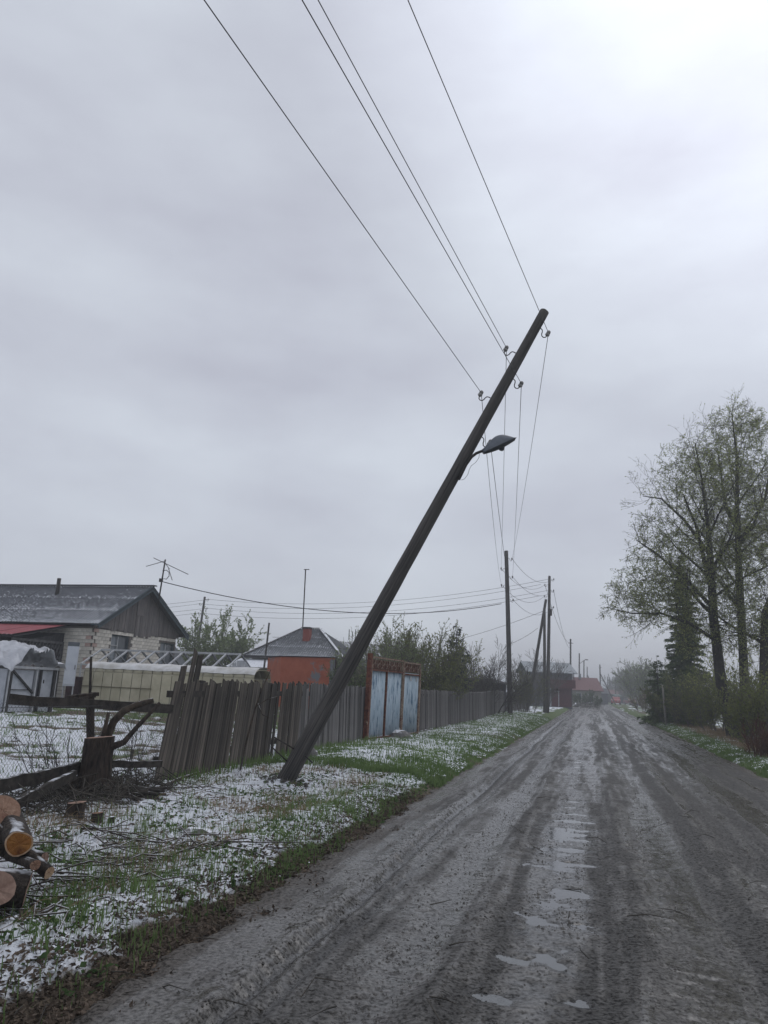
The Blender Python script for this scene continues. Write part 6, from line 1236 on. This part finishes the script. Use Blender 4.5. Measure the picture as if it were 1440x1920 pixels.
gd2 = lambda s, d: .25 + .75 * green_val(s, d)
s, d = scatter(50000, 12, 48, 2.35, 5.2, 202, gd2, 1.6); blades('grass', s, d, .10, .006, 'grass', 2, 'bright green grass along the far left verge', .5)
s, d = scatter(36000, 10, 60, -4.9, -3.5, 203, gd2, 1.5); blades('grass', s, d, .10, .006, 'grass', 3, 'green grass strip along the right road edge', .5)
dr = lambda s, d: sst(.45, .65, fbm(s, d, 1.2, 3, 155))
s, d = scatter(22000, 14, 50, -6.3, -4.3, 204, lambda s, d: .2 + .8 * dr(s, d), 1.3); blades('dry_grass', s, d, .20, .006, 'straw', 4, 'tan dry grass under the right-hand trees', .8)
s, d = scatter(14000, 3, 13, 3.0, 5.4, 205, lambda s, d: sst(.50, .62, fbm(s, d, .8, 3, 157)), 1.0); blades('dry_grass', s, d, .09, .0028, 'straw', 5, 'matted dry straw on the left verge', 1.6)
s, d = scatter(26000, 6, 34, 5.7, 14, 206, lambda s, d: .2 + .6 * green_val(s, d), 1.4); blades('grass', s, d, .10, .006, 'grass', 6, 'patchy grass in the snowy yard behind the netting', .6)
s, d = scatter(1100, 9.2, 19, 5.2, 5.5, 207); blades('grass', s, d, .15, .006, 'grass', 7, 'taller grass at the foot of the plank fence', .5)
s, d = scatter(5200, 2.8, 13, 2.4, 3.0, 209, lambda s, d: sst(.40, .58, fbm(s, d, .45, 3, 181)), 1.3); blades('grass', s, d, .06, .0035, 'grass', 9, 'fresh green grass fringe along the left road edge', .5)
# tufts of long yellow-green grass
r = np.random.RandomState(8); cs, cd = scatter(46, 3.2, 9.0, 2.55, 4.4, 208); ss = np.repeat(cs, 26) + r.normal(0, .05, 46 * 26); ds = np.repeat(cd, 26) + r.normal(0, .05, 46 * 26)
blades('grass_tufts', ss, ds, .15, .0032, 'grass', 8, 'long grass tufts standing out of the snow on the verge', .7)
def leaves_on(name, s, d, size, width, mat, seed, label, zoff=.01, jit=.5):
    P = surf(s, d); P[:, 2] += zoff; r = np.random.RandomState(seed); D = r.normal(0, 1, P.shape); D[:, 2] = np.abs(D[:, 2]) * .35
    return tag(link(name, leaf_mesh(name, P, D, size, width, .1, seed), M[mat]), label, None, None, 'stuff')
s, d = scatter(30000, 2.4, 11, 2.05, 3.0, 211, lambda s, d: np.exp(-((d - 2.4) / .38) ** 2), 1.3); leaves_on('leaf_litter', s, d, .035, .008, 'litter', 11, 'brown leaf litter and bark bits between road and verge')
s, d = scatter(7500, 2.4, 14, 2.25, 4.6, 212, lambda s, d: sst(.47, .60, fbm(s, d, .5, 3, 159)) * sst(2.25, 2.5, d), 1.3); leaves_on('weed_leaves', s, d, .055, .013, 'weed', 12, 'dark green low weeds along the verge edge', .012)
s, d = scatter(4200, 3, 13, 3.0, 5.5, 213, None, 1.2); leaves_on('bark_chips', s, d, .05, .008, 'litter', 13, 'bark chips and dead leaves scattered over the snow', .014)
# snow clumps lying on the plants
def clumps(name, s, d, r0, mat, seed, label, zoff=.0, flat=.55, P=None, low=False):
    r = np.random.RandomState(seed); P = surf(s, d) if P is None else P; n = len(P); P[:, 2] += zoff; R0 = r0 * r.uniform(.4, 1.5, n) * np.where(r.rand(n) < .12, 1.7, 1)
    base = []
    for j in range(7): a = 2 * math.pi * j / 7; base.append((math.cos(a), math.sin(a), -.25))
    for j in range(5): a = 2 * math.pi * (j + .4) / 5; base.append((.62 * math.cos(a), .62 * math.sin(a), .55))
    if low: base = [(math.cos(1.2566 * j), math.sin(1.2566 * j), -.3) for j in range(5)]
    base.append((0, 0, .8)); base = np.array(base); az = r.rand(n) * 6.283; st = r.uniform(.7, 1.5, n)
    B_ = base[None] * (1 + r.uniform(-.3, .3, (n, len(base), 3))); ca, sa = np.cos(az)[:, None], np.sin(az)[:, None]; x_ = B_[..., 0] * st[:, None]; y_ = B_[..., 1]
    V = np.stack([x_ * ca - y_ * sa, x_ * sa + y_ * ca, B_[..., 2] * flat], -1) * R0[:, None, None] + P[:, None]
    F = [[j, (j + 1) % 7, 7 + int(((j + 1) % 7) * 5 / 7)] for j in range(7)] + [[j, 7 + int(((j + 1) % 7) * 5 / 7), 7 + int(j * 5 / 7)] for j in range(7) if int(((j + 1) % 7) * 5 / 7) != int(j * 5 / 7)] + [[7 + j, 7 + (j + 1) % 5, 12] for j in range(5)]
    if low: F = [[j, (j + 1) % 5, 5] for j in range(5)]
    F = np.array(F); me_ = mesh_arrays(name, V.reshape(-1, 3), [(np.arange(n)[:, None, None] * len(base) + F[None]).reshape(-1, 3)], True); return tag(link(name, me_, M[mat]), label, None, None, 'stuff')
sc_d = lambda s, d: sst(.44, .60, fbm(s, d, .25, 3, 161)) * (.02 + .98 * snow_val(s, d))
s, d = scatter(20000, 2.5, 14, 2.35, 5.5, 221, sc_d, 1.3); clumps('snow_clumps', s, d, .008, 'snow', 21, 'small lumps of wet snow caught on the verge plants', .018)
s, d = scatter(30000, 13, 48, 2.4, 5.2, 222, lambda s, d: sst(.42, .62, fbm(s, d, .4, 3, 163)), 1.5); clumps('snow_clumps', s, d, .012, 'snow', 22, 'snow flecks over the far left verge grass', .05, low=True)
s, d = scatter(18000, 11, 50, -4.9, -3.6, 223, lambda s, d: sst(.46, .62, fbm(s, d, .4, 3, 165)), 1.5); clumps('snow_clumps', s, d, .012, 'snow', 23, 'snow flecks over the right road edge grass', .05, low=True)
# clods and gravel on the road
s, d = scatter(36000, 2.4, 16, -3.3, 2.0, 231, lambda s, d: .15 + .85 * sst(.42, .62, fbm(s * .35, d, .22, 3, 167)), 1.6)
hh = road_h(s, d); P = np.stack([rx * s - ry * d, ry * s + rx * d, hh * (.35 + .65 * sst(60, 14, s)) + .001], -1)
M['clod'] = pm('mud_clod', (.014, .013, .0115), (.07, .065, .058), 9, .6, .4)
clumps('mud_clods', s, d, .0062, 'clod', 31, 'small mud clods and gravel strewn over the road', 0, .7, P, True)
r = np.random.RandomState(77); an = r.rand(50) * 6.283; ra_ = .14 + .24 * r.rand(50) ** 1.5; s0_, d0_ = toSD(LB.x, LB.y); clumps('heaved_soil', s0_ + ra_ * np.cos(an), d0_ + ra_ * np.sin(an), .026, 'clod', 33, 'clods of soil heaved up round the foot of the leaning pole', .02, .8)
# twigs
def twigs(name, s, d, L, r0, mat, seed, label, P=None, lift=.02, dirn=None):
    r = np.random.RandomState(seed); P = surf(s, d) if P is None else P; T = Tubes(); n = len(P); az = r.rand(n) * 6.283 if dirn is None else dirn + r.normal(0, .45, n)
    ln = L * r.uniform(.3, 1.6, n)
    for i in range(n):
        a = Vector(P[i]); v = Vector((math.cos(az[i]), math.sin(az[i]), r.normal(0, .10))) * ln[i]; k = Vector((r.normal(0, .12), r.normal(0, .12), abs(r.normal(0, .10)))) * ln[i]
        T.add([tuple(a + Vector((0, 0, lift * r.rand()))), tuple(a + v * .5 + k), tuple(a + v + Vector((0, 0, .01)))], [r0 * r.uniform(.6, 1.5), r0, r0 * .4])
    return tag(T.build(name, M[mat], None, 4), label, None, None, 'stuff')
s, d = scatter(450, 3.0, 12, 2.9, 5.4, 241); twigs('fallen_twigs', s, d, .28, .0028, 'twig', 41, 'thin dark twigs scattered over the snowy verge')
s, d = scatter(900, 3.6, 9.5, 3.1, 4.9, 242, lambda s, d: sst(.45, .6, fbm(s, d, .9, 2, 169))); twigs('brush_stems', s, d, .34, .0022, 'straw', 42, 'pale dry stems matted across the verge', dirn=1.0)
s, d = scatter(260, 3.4, 6.4, 3.0, 4.4, 243); twigs('brush_sticks', s, d, .45, .006, 'limbbark', 43, 'loose brush sticks lying round the log pile', lift=.06)
s, d = scatter(520, 6.4, 8.7, 4.9, 6.1, 246); twigs('stump_brush', s, d, .5, .005, 'twig', 46, 'tangled dark brush heaped around the large stump', lift=.28)
s, d = scatter(420, 2.6, 13, 2.0, 2.8, 244); twigs('road_edge_twigs', s, d, .16, .003, 'twig', 44, 'bits of twig along the road edge')
s, d = scatter(70, 2.8, 12, -2.5, 1.9, 245); P = np.stack([rx * s - ry * d, ry * s + rx * d, road_h(s, d) + .006], -1); twigs('road_twigs', s, d, .22, .0035, 'twig', 45, 'stray dark twigs lying on the road mud', P, .006)
# ------------------------------------------------------------------ haze of falling snow
hm_ = bpy.data.materials.new('haze_air'); hm_.use_nodes = True; t = hm_.node_tree; t.nodes.clear(); o_ = t.nodes.new('ShaderNodeOutputMaterial'); v_ = t.nodes.new('ShaderNodeVolumePrincipled')
v_.inputs['Color'].default_value = (.88, .91, .95, 1); v_.inputs['Density'].default_value = .0026; v_.inputs['Anisotropy'].default_value = .2; t.links.new(v_.outputs[0], o_.inputs['Volume'])
q = MB(); q.box((0, 0, 7.5), 4400, 4400, 18.5); ho = link('haze', q.mesh('haze'), hm_); tag(ho, 'thin grey haze of falling snow', kind='stuff')
